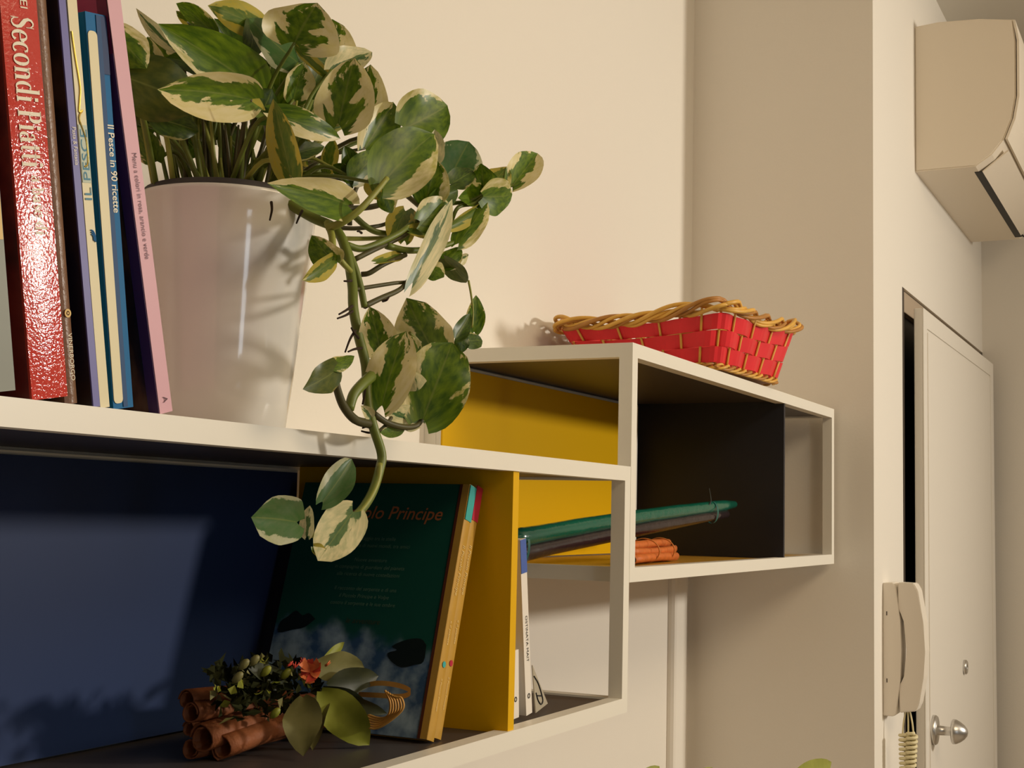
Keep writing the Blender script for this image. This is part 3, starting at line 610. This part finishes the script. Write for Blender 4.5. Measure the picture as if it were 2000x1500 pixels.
LV = [  # base, tip, breadth, kind, depth base, depth tip, tilt, extra
 # ---- bush, back layer
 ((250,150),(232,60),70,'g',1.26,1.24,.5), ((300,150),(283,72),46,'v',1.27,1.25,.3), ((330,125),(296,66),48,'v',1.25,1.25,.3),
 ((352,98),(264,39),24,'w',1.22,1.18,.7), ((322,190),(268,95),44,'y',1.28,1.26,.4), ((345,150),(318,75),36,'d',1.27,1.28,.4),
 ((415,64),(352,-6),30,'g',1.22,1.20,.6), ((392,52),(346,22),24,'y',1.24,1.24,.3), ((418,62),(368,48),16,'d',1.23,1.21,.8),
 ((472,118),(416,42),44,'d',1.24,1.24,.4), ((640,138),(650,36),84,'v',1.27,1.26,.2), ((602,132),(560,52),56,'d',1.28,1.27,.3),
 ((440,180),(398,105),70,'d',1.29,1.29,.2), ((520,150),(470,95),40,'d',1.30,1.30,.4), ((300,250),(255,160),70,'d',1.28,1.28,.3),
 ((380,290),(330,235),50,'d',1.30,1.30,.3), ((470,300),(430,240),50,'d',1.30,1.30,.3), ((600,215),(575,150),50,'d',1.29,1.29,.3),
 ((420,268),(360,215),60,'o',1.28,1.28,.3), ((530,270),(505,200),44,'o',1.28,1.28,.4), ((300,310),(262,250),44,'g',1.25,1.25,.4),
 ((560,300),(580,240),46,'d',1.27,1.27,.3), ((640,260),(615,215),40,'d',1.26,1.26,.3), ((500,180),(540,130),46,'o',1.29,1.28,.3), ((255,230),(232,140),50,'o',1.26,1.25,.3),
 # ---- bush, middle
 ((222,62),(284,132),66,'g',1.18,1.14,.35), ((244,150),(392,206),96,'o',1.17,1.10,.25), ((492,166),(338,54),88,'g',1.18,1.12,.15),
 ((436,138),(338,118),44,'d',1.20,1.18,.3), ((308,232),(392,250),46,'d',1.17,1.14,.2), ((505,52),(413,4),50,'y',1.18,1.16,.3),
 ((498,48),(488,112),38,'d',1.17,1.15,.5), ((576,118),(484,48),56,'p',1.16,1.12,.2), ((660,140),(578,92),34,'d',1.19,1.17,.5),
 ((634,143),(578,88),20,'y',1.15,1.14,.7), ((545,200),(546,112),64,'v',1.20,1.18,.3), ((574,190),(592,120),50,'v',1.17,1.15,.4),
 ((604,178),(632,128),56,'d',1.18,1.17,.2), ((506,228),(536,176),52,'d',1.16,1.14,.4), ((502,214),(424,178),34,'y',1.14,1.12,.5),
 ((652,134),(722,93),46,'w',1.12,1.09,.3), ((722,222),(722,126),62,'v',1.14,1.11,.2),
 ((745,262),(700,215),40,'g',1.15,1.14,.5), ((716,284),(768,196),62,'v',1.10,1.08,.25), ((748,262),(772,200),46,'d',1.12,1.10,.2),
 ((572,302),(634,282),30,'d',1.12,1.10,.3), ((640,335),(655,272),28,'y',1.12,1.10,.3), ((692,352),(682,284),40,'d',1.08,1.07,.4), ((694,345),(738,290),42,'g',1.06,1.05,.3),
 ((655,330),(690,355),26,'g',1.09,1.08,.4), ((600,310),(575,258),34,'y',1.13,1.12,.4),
 # ---- bush, front
 ((480,192),(320,149),84,'v',1.08,1.03,.1), ((578,78),(612,2),126,'v',1.10,1.06,.1), ((663,236),(686,112),96,'v',1.04,1.0,.1),
 ((662,238),(738,196),20,'d',1.05,1.03,.6), ((795,248),(882,212),92,'g',1.06,1.02,.15), ((752,352),(842,242),102,'g',.985,.96,.05),
 ((566,334),(536,196),52,'y',1.02,.99,.25), ((542,224),(672,273),44,'v',1.06,1.02,.2), ((672,398),(546,348),64,'v',1.02,.98,.15),
 # ---- right spray
 ((846,312),(846,254),32,'w',1.03,1.02,.4), ((882,342),(912,274),82,'p',1.04,1.02,.1), ((880,360),(928,332),38,'d',1.01,1.0,.2),
 ((832,392),(852,312),64,'g',1.0,.98,.2), ((834,402),(894,366),40,'d',.99,.98,.3), ((820,432),(888,398),60,'g',.985,.97,.15),
 ((940,386),(896,388),48,'g',1.0,.98,.2), ((946,384),(944,320),46,'g',.99,.98,.25), ((962,362),(990,322),44,'y',1.0,.99,.2),
 ((944,384),(1008,384),62,'g',.97,.96,.15), ((1000,364),(1052,297),56,'v',.98,.97,.1), ((896,474),(956,394),42,'g',.98,.965,.3),
 ((878,442),(952,398),24,'y',.985,.975,.6), ((806,552),(892,388),40,'w',.975,.96,.45), ((836,522),(872,540),34,'g',.985,.975,.3),
 ((866,520),(898,480),36,'g',.99,.98,.3), ((888,508),(916,504),20,'w',.985,.98,.4), ((868,506),(918,552),30,'o',.98,.975,.5),
 ((650,510),(612,462),52,'g',1.0,1.0,.4), ((648,508),(598,547),34,'y',.995,.985,.5),
 ((748,368),(770,415),34,'g',1.04,1.03,.4), ((792,412),(766,468),46,'y',1.02,1.01,.3), ((726,352),(742,390),32,'y',1.03,1.02,.4), ((790,470),(800,410),34,'y',1.03,1.02,.5),
 ((800,452),(860,458),24,'y',.995,.99,.6), ((735,512),(800,502),18,'y',1.0,1.0,.6),
 # ---- hanging vine
 ((742,686),(728,600),66,'v',.965,.95,.15), ((845,684),(794,590),98,'v',.96,.935,.1), ((746,792),(782,642),82,'v',.94,.925,.1),
 ((826,818),(884,668),112,'g',.925,.905,.05), ((822,818),(814,726),48,'w',.94,.93,.3), ((816,826),(762,796),42,'w',.945,.94,.2), ((785,838),(744,850),22,'g',.945,.94,.3),
 ((655,724),(598,762),52,'o',.938,.925,.35), ((648,716),(696,698),26,'g',.94,.935,.4), ((926,648),(930,576),32,'g',.975,.97,.3),
 ((890,660),(920,612),28,'d',.975,.97,.3), ((908,668),(944,660),30,'d',.97,.965,.2), ((902,656),(904,690),26,'d',.972,.97,.3), ((812,692),(782,656),34,'g',.955,.95,.3),
 ((724,814),(708,790),20,'w',.944,.94,.3),
 ((630,980),(692,898),52,'p',.935,.92,.2), ((580,1020),(496,1002),84,'p',.928,.915,.05), ((690,1000),(620,1092),78,'w',.922,.91,.1),
 ((612,1068),(638,1094),22,'y',.92,.915,.4), ((600,1046),(600,987),26,'w',.93,.925,.3),
]
SKEW = {(672,398): -.62, (542,224): -.45, (752,352): -.42, (896,474): -.45, (795,248): .25, (832,392): -.4, (492,166): .4, (845,684): .35, (480,192): .1, (663,236): -.05, (742,686): .05, (746,792): -.15, (826,818): .1, (566,334): .2}
PROF = {(580,1020): (.5, .42), (826,818): (.40, .50), (690,1000): (.42, .62), (845,684): (.48, .55), (752,352): (.48, .80), (630,980): (.5, .62)}
for i, (b_, t_, wd, kd, ya, yb_, tl) in enumerate(LV):
    b0 = b_
    r_ = random.Random(i*7+3); vine = i > len(LV)-22; wd *= 1.12
    if i >= 62: wd *= 1.06
    if i < 62: b_ = (b_[0]+(b_[0]-t_[0])*.06, b_[1]+(b_[1]-t_[1])*.06); wd *= 1.10
    leaf(plant, b_, t_, wd, kd, ya, yb_, tl*(1 if r_.random() < .5 else -1), cup=(.08+.44*r_.random() if r_.random() < .72 else -.05-.25*r_.random()), droop=.02+.20*r_.random(), wave=.03+.07*r_.random(), bend=r_.uniform(-.10, .10), prof=PROF.get(b0, (.46+.10*r_.random(), .70+.22*r_.random())), skew=SKEW.get(b0))
    if i < 60:                              # petioles of the bush
        by = at(b_[0], b_[1], ya); dx = max(-.085, min(.085, (by.x-cz.x)/S*.42+r_.uniform(-.02, .02)))
        k0 = U(PX+dx, PY+r_.uniform(-.05, .06), ZB+.315)
        mid = k0.lerp(by, .55)+Vector((0, 0, .018+.01*r_.random())); bm = BM()
        P_ = smooth_path([k0, mid, by], 5); tube(bm, P_, [.0030-.0014*j/(len(P_)-1) for j in range(len(P_))], 6)
        mesh_obj('petiole', bm, (M_stem, M_stemp, M_stem, M_stemd)[i % 4], plant, True)
for i in range(66):                         # young shoots rising from the soil
    r_ = random.Random(i+400); a_ = r_.uniform(0, 2*PI); rr = r_.uniform(.01, .10)
    k0 = U(PX+rr*math.cos(a_), PY+rr*math.sin(a_)*.9, ZB+.315); k1 = k0+Vector(((k0-cz).x*.55+r_.uniform(-.008, .008), (k0-cz).y*.3, r_.uniform(.045, .115)))
    bm = BM(); tube(bm, smooth_path([k0, k0.lerp(k1, .5)+Vector((r_.uniform(-.004, .004), 0, 0)), k1], 3), [.0026, .0012], 6)
    mesh_obj('shoot', bm, (M_stem, M_stemd, M_stemp)[i % 3], plant, True)
# ================================================================ wicker basket on the higher module
TZ = .3475
bk = thing('wicker_basket', 'shallow red woven basket with honey wicker rim on the higher shelf', 'basket', U(3.30, 1.18, TZ))
M_redband = mat('red_wood_strip', (.78, .030, .040), .42, .35, var=.12, vscale=25)
M_wick = mat('honey_wicker', (.72, .40, .07), .42, .45, var=.3, vscale=40)
M_wickd = mat('brown_wicker', (.45, .20, .04), .45, .4, var=.3, vscale=40)
BC = [(3.10, 1.015), (3.525, .985), (3.555, 1.345), (3.125, 1.365)]     # foot corners: front left, front right, back right, back left
TC = [(3.035, .975), (3.59, .945), (3.625, 1.415), (3.055, 1.425)]
RZ = [.500, .522, .515, .478]                                           # rim height at the corners
def bpt(s, h):                               # s in 0..4 around the basket, h 0 foot .. 1 rim
    k = int(math.floor(s)) % 4; f = s-math.floor(s); k2 = (k+1) % 4
    r = .10                                   # rounded corners
    def lerp2(P): return (P[k][0]+(P[k2][0]-P[k][0])*f, P[k][1]+(P[k2][1]-P[k][1])*f)
    def corner(P):
        x, y = lerp2(P); cx = sum(p[0] for p in P)/4; cy = sum(p[1] for p in P)/4
        e = min(f, 1-f)/r
        pull = .045*(1-min(1, e))**2
        return x+(cx-x)*pull*1.6, y+(cy-y)*pull*1.6
    b_, t_ = corner(BC), corner(TC); z1 = RZ[k]+(RZ[k2]-RZ[k])*f - .012*math.sin(PI*f)
    return Vector((b_[0]+(t_[0]-b_[0])*h, b_[1]+(t_[1]-b_[1])*h, TZ+.012+(z1-TZ-.012)*h))
def bnorm(s):
    a, b_ = bpt(s-.02, .5), bpt(s+.02, .5); t = b_-a; n = Vector((t.y, -t.x, 0)).normalized()
    return n
NST = 32                                      # stakes around
rows = 3
def wv(s, r): return math.cos(PI*(s/4*NST+r))
for r in range(rows):
    bm = BM(); h0 = .09+r*.268; h1 = h0+.255; nseg = NST*4; ring_ = []
    for i in range(nseg):
        s_ = 4*i/nseg; n = bnorm(s_); off = n*(.0050*wv(s_, r))
        a = bpt(s_, h0)+off; b_ = bpt(s_, h1)+off; ring_.append([bm.verts.new(U(*(p+n*d))) for p in (a, b_) for d in (0, .0035)])
    for i in range(nseg):
        A_, B_ = ring_[i], ring_[(i+1) % nseg]
        for q0, q1 in ((0, 2), (2, 3), (3, 1), (1, 0)): bm.faces.new((A_[q0], A_[q1], B_[q1], B_[q0]))
    mesh_obj('woven_band', bm, M_redband, bk)
for i in range(NST):
    s_ = 4*i/NST; n = bnorm(s_); bm = BM()
    pts = [bpt(s_, h)+n*(.0005 if False else .0018) for h in (0.0, .2, .4, .6, .8, 1.0)]
    tube(bm, [U(*p) for p in pts], .0021, 6); mesh_obj('stake', bm, M_wick, bk, True)
def braid(h, nstr, turns, amp, rad, name, m, ex=0.0, zj=.0):
    for k in range(nstr):
        N_ = 180; P_ = []
        for i in range(N_):
            s_ = 4*i/N_; n = bnorm(s_); ph_ = 2*PI*(turns*i/N_+k/nstr)
            p = bpt(s_, h)+n*(ex+amp*math.cos(ph_))+Vector((0, 0, amp*.9*math.sin(ph_)+zj*math.sin(s_*5+k)))
            P_.append(U(*p))
        P_.append(P_[0]); bm = BM(); tube(bm, P_, rad, 6, False); mesh_obj(name, bm, (m, M_wickd)[k % 2] if k == 1 else m, bk, True)
braid(.995, 3, 7, .0155, .0036, 'rim_withy', M_wick, .005, .005)
braid(.985, 3, 10, .0110, .0032, 'rim_withy', M_wick, .004, .006)
braid(.03, 3, 15, .0065, .0026, 'foot_withy', M_wick, .002)
bm = BM(); prism(bm, [U(x, y, TZ+.012) for x, y in BC], (0, 0, .003)); mesh_obj('basket_floor', bm, M_wickd, bk)

# ================================================================ things lying in the higher module
ZM = -.1275+T-.004
M_green = mat('dark_green_foil', (.006, .12, .075), .20, .7, bump=.5, bscale=45, coat=.5)
M_choc = mat('dark_brown_foil', (.026, .015, .017), .25, .6, bump=.5, bscale=45, coat=.4)
M_strap = mat('teal_strap', (.020, .12, .10), .45, .4)
rl = thing('strapped_roll', 'long shiny dark green and brown roll leaning across the yellow panel', 'roll', Vector(at(1230, 1050, 1.20)))
ga, gb = Vector(at(985, 1056, 1.245)), Vector(at(1434, 985, 1.10))
ba, bb = Vector(at(985, 1088, 1.245)), Vector(at(1420, 1004, 1.10))
bm = BM(); P_ = [ga.lerp(gb, t)+Vector((0, 0, .004*math.sin(PI*t))) for t in [i/16 for i in range(17)]]
tube(bm, P_, [.0138*(1-.30*t)*(1+.03*math.sin(t*30)) if t < .97 else .0062 for t in [i/16 for i in range(17)]], 16); mesh_obj('green_roll', bm, M_green, rl, True, label='shiny dark green roll')
bm = BM(); P_ = [ba.lerp(bb, t)+Vector((0, .002, .003*math.sin(PI*t))) for t in [i/16 for i in range(17)]]
tube(bm, P_, [.0130*(1-.42*t)*(1+.03*math.sin(t*23)) for t in [i/16 for i in range(17)]], 16); mesh_obj('brown_roll', bm, M_choc, rl, True, label='dark brown roll')
bm = BM(); P_ = [ba.lerp(bb, t)+Vector((.004, .012, -.004)) for t in [i/8 for i in range(9)]]; tube(bm, P_, [.009, .005], 12); mesh_obj('brown_roll', bm, M_choc, rl, True)
for f in (.055, .895):
    c0 = (ga.lerp(gb, f)+ba.lerp(bb, f))/2; ax = (gb-ga).normalized(); up = Vector((0, 0, 1)); sd = ax.cross(up).normalized(); bm = BM()
    ringp = []
    for i in range(25):
        a_ = 2*PI*i/24; ringp.append(c0 + up*math.sin(a_)*.0262*(1-.30*f) + sd*math.cos(a_)*.0150*(1-.25*f))
    vs = [[bm.verts.new(p_+ax*d*.0055) for d in (-.5, .5)] for p_ in ringp[:-1]]
    for i in range(24): bm.faces.new((vs[i][0], vs[i][1], vs[(i+1) % 24][1], vs[(i+1) % 24][0]))
    mesh_obj('strap', bm, M_strap, rl, True)
bm = BM(); c0 = ga.lerp(gb, .84)
tube(bm, smooth_path([c0+Vector((-.006, -.006, .004)), c0+Vector((0, -.009, .010)), c0+Vector((.012, -.006, .018)), c0+Vector((.008, -.004, .036))], 5), [.0013, .0006], 5)
mesh_obj('thread_end', bm, mat('grey_thread', (.06, .07, .07), .6, .2), rl, True)

def bark(bm, a, b, r, curl=2.4, wob=0.0, seed=0):  # one quill: a scrolled tube of bark
    a, b = Vector(a), Vector(b); t = (b-a).normalized(); n = t.orthogonal().normalized(); bn = t.cross(n); rr = random.Random(seed); o = rr.random()*6
    K, Nn = 18, 7; g = []
    for j in range(Nn):
        f = j/(Nn-1); c = a.lerp(b, f)+n*wob*math.sin(f*5+o)+bn*wob*math.cos(f*4+o); row = []
        for i in range(K):
            th = o+curl*PI*i/(K-1); rad = r*(1-.30*(i/(K-1)))*(1+.05*math.sin(3*th+f*3)); row.append([bm.verts.new(c+(n*math.cos(th)+bn*math.sin(th))*(rad-d)) for d in (0, r*.11)])
        g.append(row)
    for j in range(Nn-1):
        for i in range(K-1):
            bm.faces.new((g[j][i][0], g[j][i+1][0], g[j+1][i+1][0], g[j+1][i][0])); bm.faces.new((g[j][i][1], g[j+1][i][1], g[j+1][i+1][1], g[j][i+1][1]))
        for i in (0, K-1): bm.faces.new((g[j][i][0], g[j+1][i][0], g[j+1][i][1], g[j][i][1]))
    for j in (0, Nn-1):
        for i in range(K-1): bm.faces.new((g[j][i][0], g[j][i][1], g[j][i+1][1], g[j][i+1][0]))
M_cinn = mat('orange_cinnamon', (.60, .15, .025), .55, .35, var=.3, vscale=70, bump=.3, bscale=160)
M_twine = mat('orange_twine', (.60, .22, .05), .6, .3)
cb = thing('cinnamon_bundle', 'small orange bundle of cinnamon sticks tied with twine in the higher shelf', 'cinnamon', U(2.88, 1.12, ZM))
c0, c1 = Vector(U(2.745, 1.100, ZM+.013)), Vector(U(3.16, 1.150, ZM+.013))
ax = (c1-c0).normalized(); sd = Vector((0, 0, 1)).cross(ax).normalized()
q_ = .0118
for k, (i, j, f0, f1) in enumerate(((-1.35, 0, -.02, .94), (0, 0, -.03, 1.0), (1.35, 0, .0, .97), (-.7, 1.05, .02, 1.0), (.7, 1.05, -.01, 1.04), (-.1, 2.05, .03, .98))):
    o = sd*i*q_*.72+Vector((0, 0, j*q_*.82)); bm = BM(); bark(bm, c0.lerp(c1, f0)+o, c0.lerp(c1, f1)+o+sd*(.002*(k-2.5)/2), q_*.66, 2.6, .0009, k); mesh_obj('cinnamon_stick', bm, M_cinn, cb, True)
for f in (.40, .76):
    cc = c0.lerp(c1, f)+Vector((0, 0, q_*.89)); bm = BM()
    tube(bm, [cc+sd*math.cos(a)*q_*2.05+Vector((0, 0, 1))*math.sin(a)*q_*1.57+ax*.002*math.sin(a*2) for a in [2*PI*i/28 for i in range(29)]], .0011, 6, False); mesh_obj('twine', bm, M_twine, cb, True)

# ================================================================ dried bouquet in the lower module
ZA = -.377+T-.004
bq = thing('dried_bouquet', 'dried bouquet of cinnamon sticks, bay leaves and an orange flower in lower shelf', 'bouquet', U(1.76, 1.22, ZA))
M_bark = mat('brown_cinnamon', (.27, .085, .028), .6, .3, var=.35, vscale=60, bump=.3, bscale=140)
for k, (a, b_, r) in enumerate((((362,1366,1.275),(560,1352,1.30),15), ((372,1393,1.262),(600,1372,1.285),17), ((366,1424,1.27),(600,1388,1.29),12), ((392,1444,1.245),(640,1372,1.255),23), ((432,1478,1.225),(640,1390,1.235),20), ((372,1486,1.262),(600,1440,1.265),16), ((560,1425,1.23),(720,1414,1.25),12))):
    A_, B_ = Vector(at(*a)), Vector(at(*b_)); rr = r*q*1.28
    A_.z = max(A_.z, CZ+ZA*S+rr+.0006); B_.z = max(B_.z, CZ+ZA*S+rr+.0006)
    bm = BM(); bark(bm, A_, B_, rr, 2.5, .001, k+20); mesh_obj('cinnamon_stick', bm, M_bark, bq, True)
def plain_leaf_mat(name, c, c2): return patch_mat(name, [c, c2], 40, .5)
B_ol = plain_leaf_mat('bay_olive', (.16, .15, .045), (.23, .21, .075)); B_ye = plain_leaf_mat('bay_yellow_green', (.20, .22, .012), (.27, .28, .03)); B_dk = plain_leaf_mat('bay_dark', (.020, .026, .008), (.045, .05, .015)); B_mo = patch_mat('moss_dark', [(.010, .012, .004), (.032, .034, .008)], 40, .85, spec=.1)
for (b_, t_, wd, m_, ya, yb_, tl) in (((592,1362),(596,1474),74,B_ol,1.16,1.125,.2), ((632,1352),(612,1462),40,B_ol,1.165,1.14,.6), ((628,1350),(728,1454),78,B_ye,1.15,1.11,.15), ((632,1345),(738,1408),54,B_dk,1.16,1.12,.3),
    ((640,1338),(742,1316),52,B_dk,1.165,1.13,.3), ((612,1300),(716,1300),60,B_ol,1.18,1.15,.25), ((630,1292),(674,1250),18,B_ye,1.20,1.20,.3), ((650,1360),(760,1392),30,B_dk,1.15,1.10,.4), ((560,1340),(480,1300),40,B_dk,1.2,1.2,.3), ((520,1330),(408,1318),34,B_mo,1.21,1.22,.4), ((640,1392),(660,1320),30,B_dk,1.18,1.18,.4)):
    B3, T3 = Vector(at(b_[0], b_[1], ya)), Vector(at(t_[0], t_[1], yb_)); zf = CZ+ZA*S+.003
    B3.z = max(B3.z, zf); T3.z = max(T3.z, zf)
    leaf3(bq, B3, T3, wd, 'o', tl, .22, .10, .09, .04, (.66, .88), 'bay_leaf', None, .04, 6, 10, m_)
r_ = random.Random(88); bm = BM()
for i in range(290):
    cx, cy = r_.gauss(515, 52), r_.gauss(1345, 28); cx = min(max(cx, 420), 610); cy = min(max(cy, 1292+abs(cx-520)*.12), 1402)
    c = Vector(at(cx, cy, 1.195+r_.uniform(-.02, .035))); a_ = Vector((r_.uniform(-1, 1), r_.uniform(-1, 1), r_.uniform(-.4, 1))).normalized(); sdv = a_.orthogonal().normalized(); sdv.rotate(Matrix.Rotation(r_.uniform(0, 6), 3, a_))
    Ls, ws = r_.uniform(.009, .019), r_.uniform(.003, .0060); nn_ = a_.cross(sdv)
    vs = [bm.verts.new(p) for p in (c, c+a_*Ls*.4+sdv*ws+nn_*ws*.4, c+a_*Ls, c+a_*Ls*.4-sdv*ws+nn_*ws*.4)]; mi = 0 if i % 6 else (1 if i % 12 else 2)
    for f in (bm.faces.new((vs[0], vs[1], vs[2])), bm.faces.new((vs[0], vs[2], vs[3]))): f.material_index = mi
o = mesh_obj('moss_tuft', bm, [B_mo, B_ol, B_ye], bq, recalc=False); o['kind'] = 'stuff'
for (cx, cy) in ((517,1313), (494,1292), (474,1300), (556,1318), (462,1325), (535,1395)):   # dry buds
    c = Vector(at(cx, cy, 1.175)); bm = BM(); d_ = Vector((.3, -.6, .7)).normalized()
    lathe(bm, [(0, -.006), (.0028, -.003), (.0040, .001), (.0034, .005), (.0016, .0075), (0, .008)], c, 12, d_); mesh_obj('dry_bud', bm, B_ye if cx > 500 else B_ol, bq, True)
M_petal = mat('orange_petal', (.75, .20, .07), .5, .3, var=.25, vscale=90); M_petal2 = mat('coral_petal', (.62, .07, .045), .5, .3, var=.25, vscale=90)
fl = Vector(at(606, 1312, 1.145)); r_ = random.Random(5)
for k in range(15):
    a_ = 2*PI*k/15+r_.uniform(-.2, .2); up_ = -FWD*.7+UP*.5; rad = RGT*math.cos(a_)+UP*math.sin(a_); d_ = (rad*.8+up_*r_.uniform(.3, .8)).normalized()
    bm = BM(); L_ = r_.uniform(.009, .0155); sdv = d_.cross(up_).normalized(); g = []
    for j in range(5):
        f = j/4; g.append([bm.verts.new(fl+d_*L_*f+sdv*u_*(.0012+.0050*f*(1.25-f*.55))+up_.normalized()*(.0022*f*f*u_*u_+.0015*math.sin(f*3+k))) for u_ in (-1, 0, 1)])
    for j in range(4):
        for i in range(2): bm.faces.new((g[j][i], g[j][i+1], g[j+1][i+1], g[j+1][i]))
    mesh_obj('petal', bm, M_petal if k % 4 else M_petal2, bq, True, recalc=False)
for (cx, cy, n_) in ((590,1295,5), (562,1300,5), (575,1304,4), (636,1300,3)):
    c = Vector(at(cx, cy, 1.165))
    for k in range(n_):
        d_ = Vector((r_.uniform(-1, 1), r_.uniform(-1, .1), r_.uniform(0, 1))).normalized(); bm = BM(); tube(bm, [c, c+d_*.003, c+d_*.006+Vector((0, 0, .001))], [.0013, .0004], 5); mesh_obj('petal', bm, M_petal2 if cx < 600 else M_petal, bq, True)
M_raf = mat('raffia', (.60, .31, .07), .55, .35, var=.2, vscale=60)
def ribbon(pts, wd, name, th=.0004):
    P_ = smooth_path([at(*p) for p in pts], 6); bm = BM(); vs = []
    for p_ in P_: vs.append([bm.verts.new(p_+Vector((0, 0, s_*wd/2))) for s_ in (-1, 1)])
    for i in range(len(vs)-1): bm.faces.new((vs[i][0], vs[i+1][0], vs[i+1][1], vs[i][1]))
    return mesh_obj(name, bm, M_raf, bq, True, recalc=False)
ribbon([(690,1350,1.17),(730,1335,1.13),(775,1338,1.09),(802,1350,1.065),(785,1360,1.08),(740,1358,1.12),(700,1356,1.16)], .0052, 'raffia_loop')
for k in range(6):
    bm = BM(); P_ = smooth_path([at(x, y, 1.165-(x-668)*.00085-.002*k) for x, y in ((668,1372+5*k), (705,1390+5*k), (738,1402+4*k), (757+5.5*k,1398-2*k), (762+4.5*k,1374-2*k), (752+4*k,1348+3*k))], 5)
    tube(bm, P_, .0012, 5); mesh_obj('raffia_strand', bm, M_raf, bq, True)

# ================================================================ potted plant whose leaf tips enter the frame from below
fp_ = thing('floor_plant', 'yellow-green leaf tips of a plant below the shelf, at bottom edge', 'plant', U(2.40, .75, ZF))
fc = U(2.40, .75, ZF)
bm = BM(); lathe(bm, [(0, 0), (.11, 0), (.15, .30), (.152, .31), (.142, .31), (.10, .02), (0, .02)], fc, 32); mesh_obj('pot', bm, M_pot, fp_, True)
bm = BM(); lathe(bm, [(0, .285), (.144, .28)], fc, 24); mesh_obj('soil', bm, M_soil, fp_, True)
hub = fc+Vector((0, 0, 1.02)); bm = BM(); tube(bm, smooth_path([fc+Vector((0, 0, .28)), fc+Vector((.015, .01, .65)), hub], 5), [.012, .007], 8); mesh_obj('stem', bm, M_stemd, fp_, True)
for (bx, by, tx, ty, y_, wd) in ((1530,1550,1630,1487,.72,56), (1240,1560,1290,1495,.75,46), (1340,1570,1394,1497,.75,46), (1450,1580,1500,1506,.74,46)):
    B3 = Vector(at(bx, by, y_)); T3 = Vector(at(tx, ty, y_))
    leaf3(fp_, B3, T3, wd, 'y', .3, .2, .05, .03, 0, (.6, .9), 'leaf', None, .05, 6, 10, B_ye)
    bm = BM(); tube(bm, smooth_path([hub, hub.lerp(B3, .5)+Vector((0, 0, .03)), B3], 5), [.004, .002], 6); mesh_obj('petiole', bm, M_stem, fp_, True)
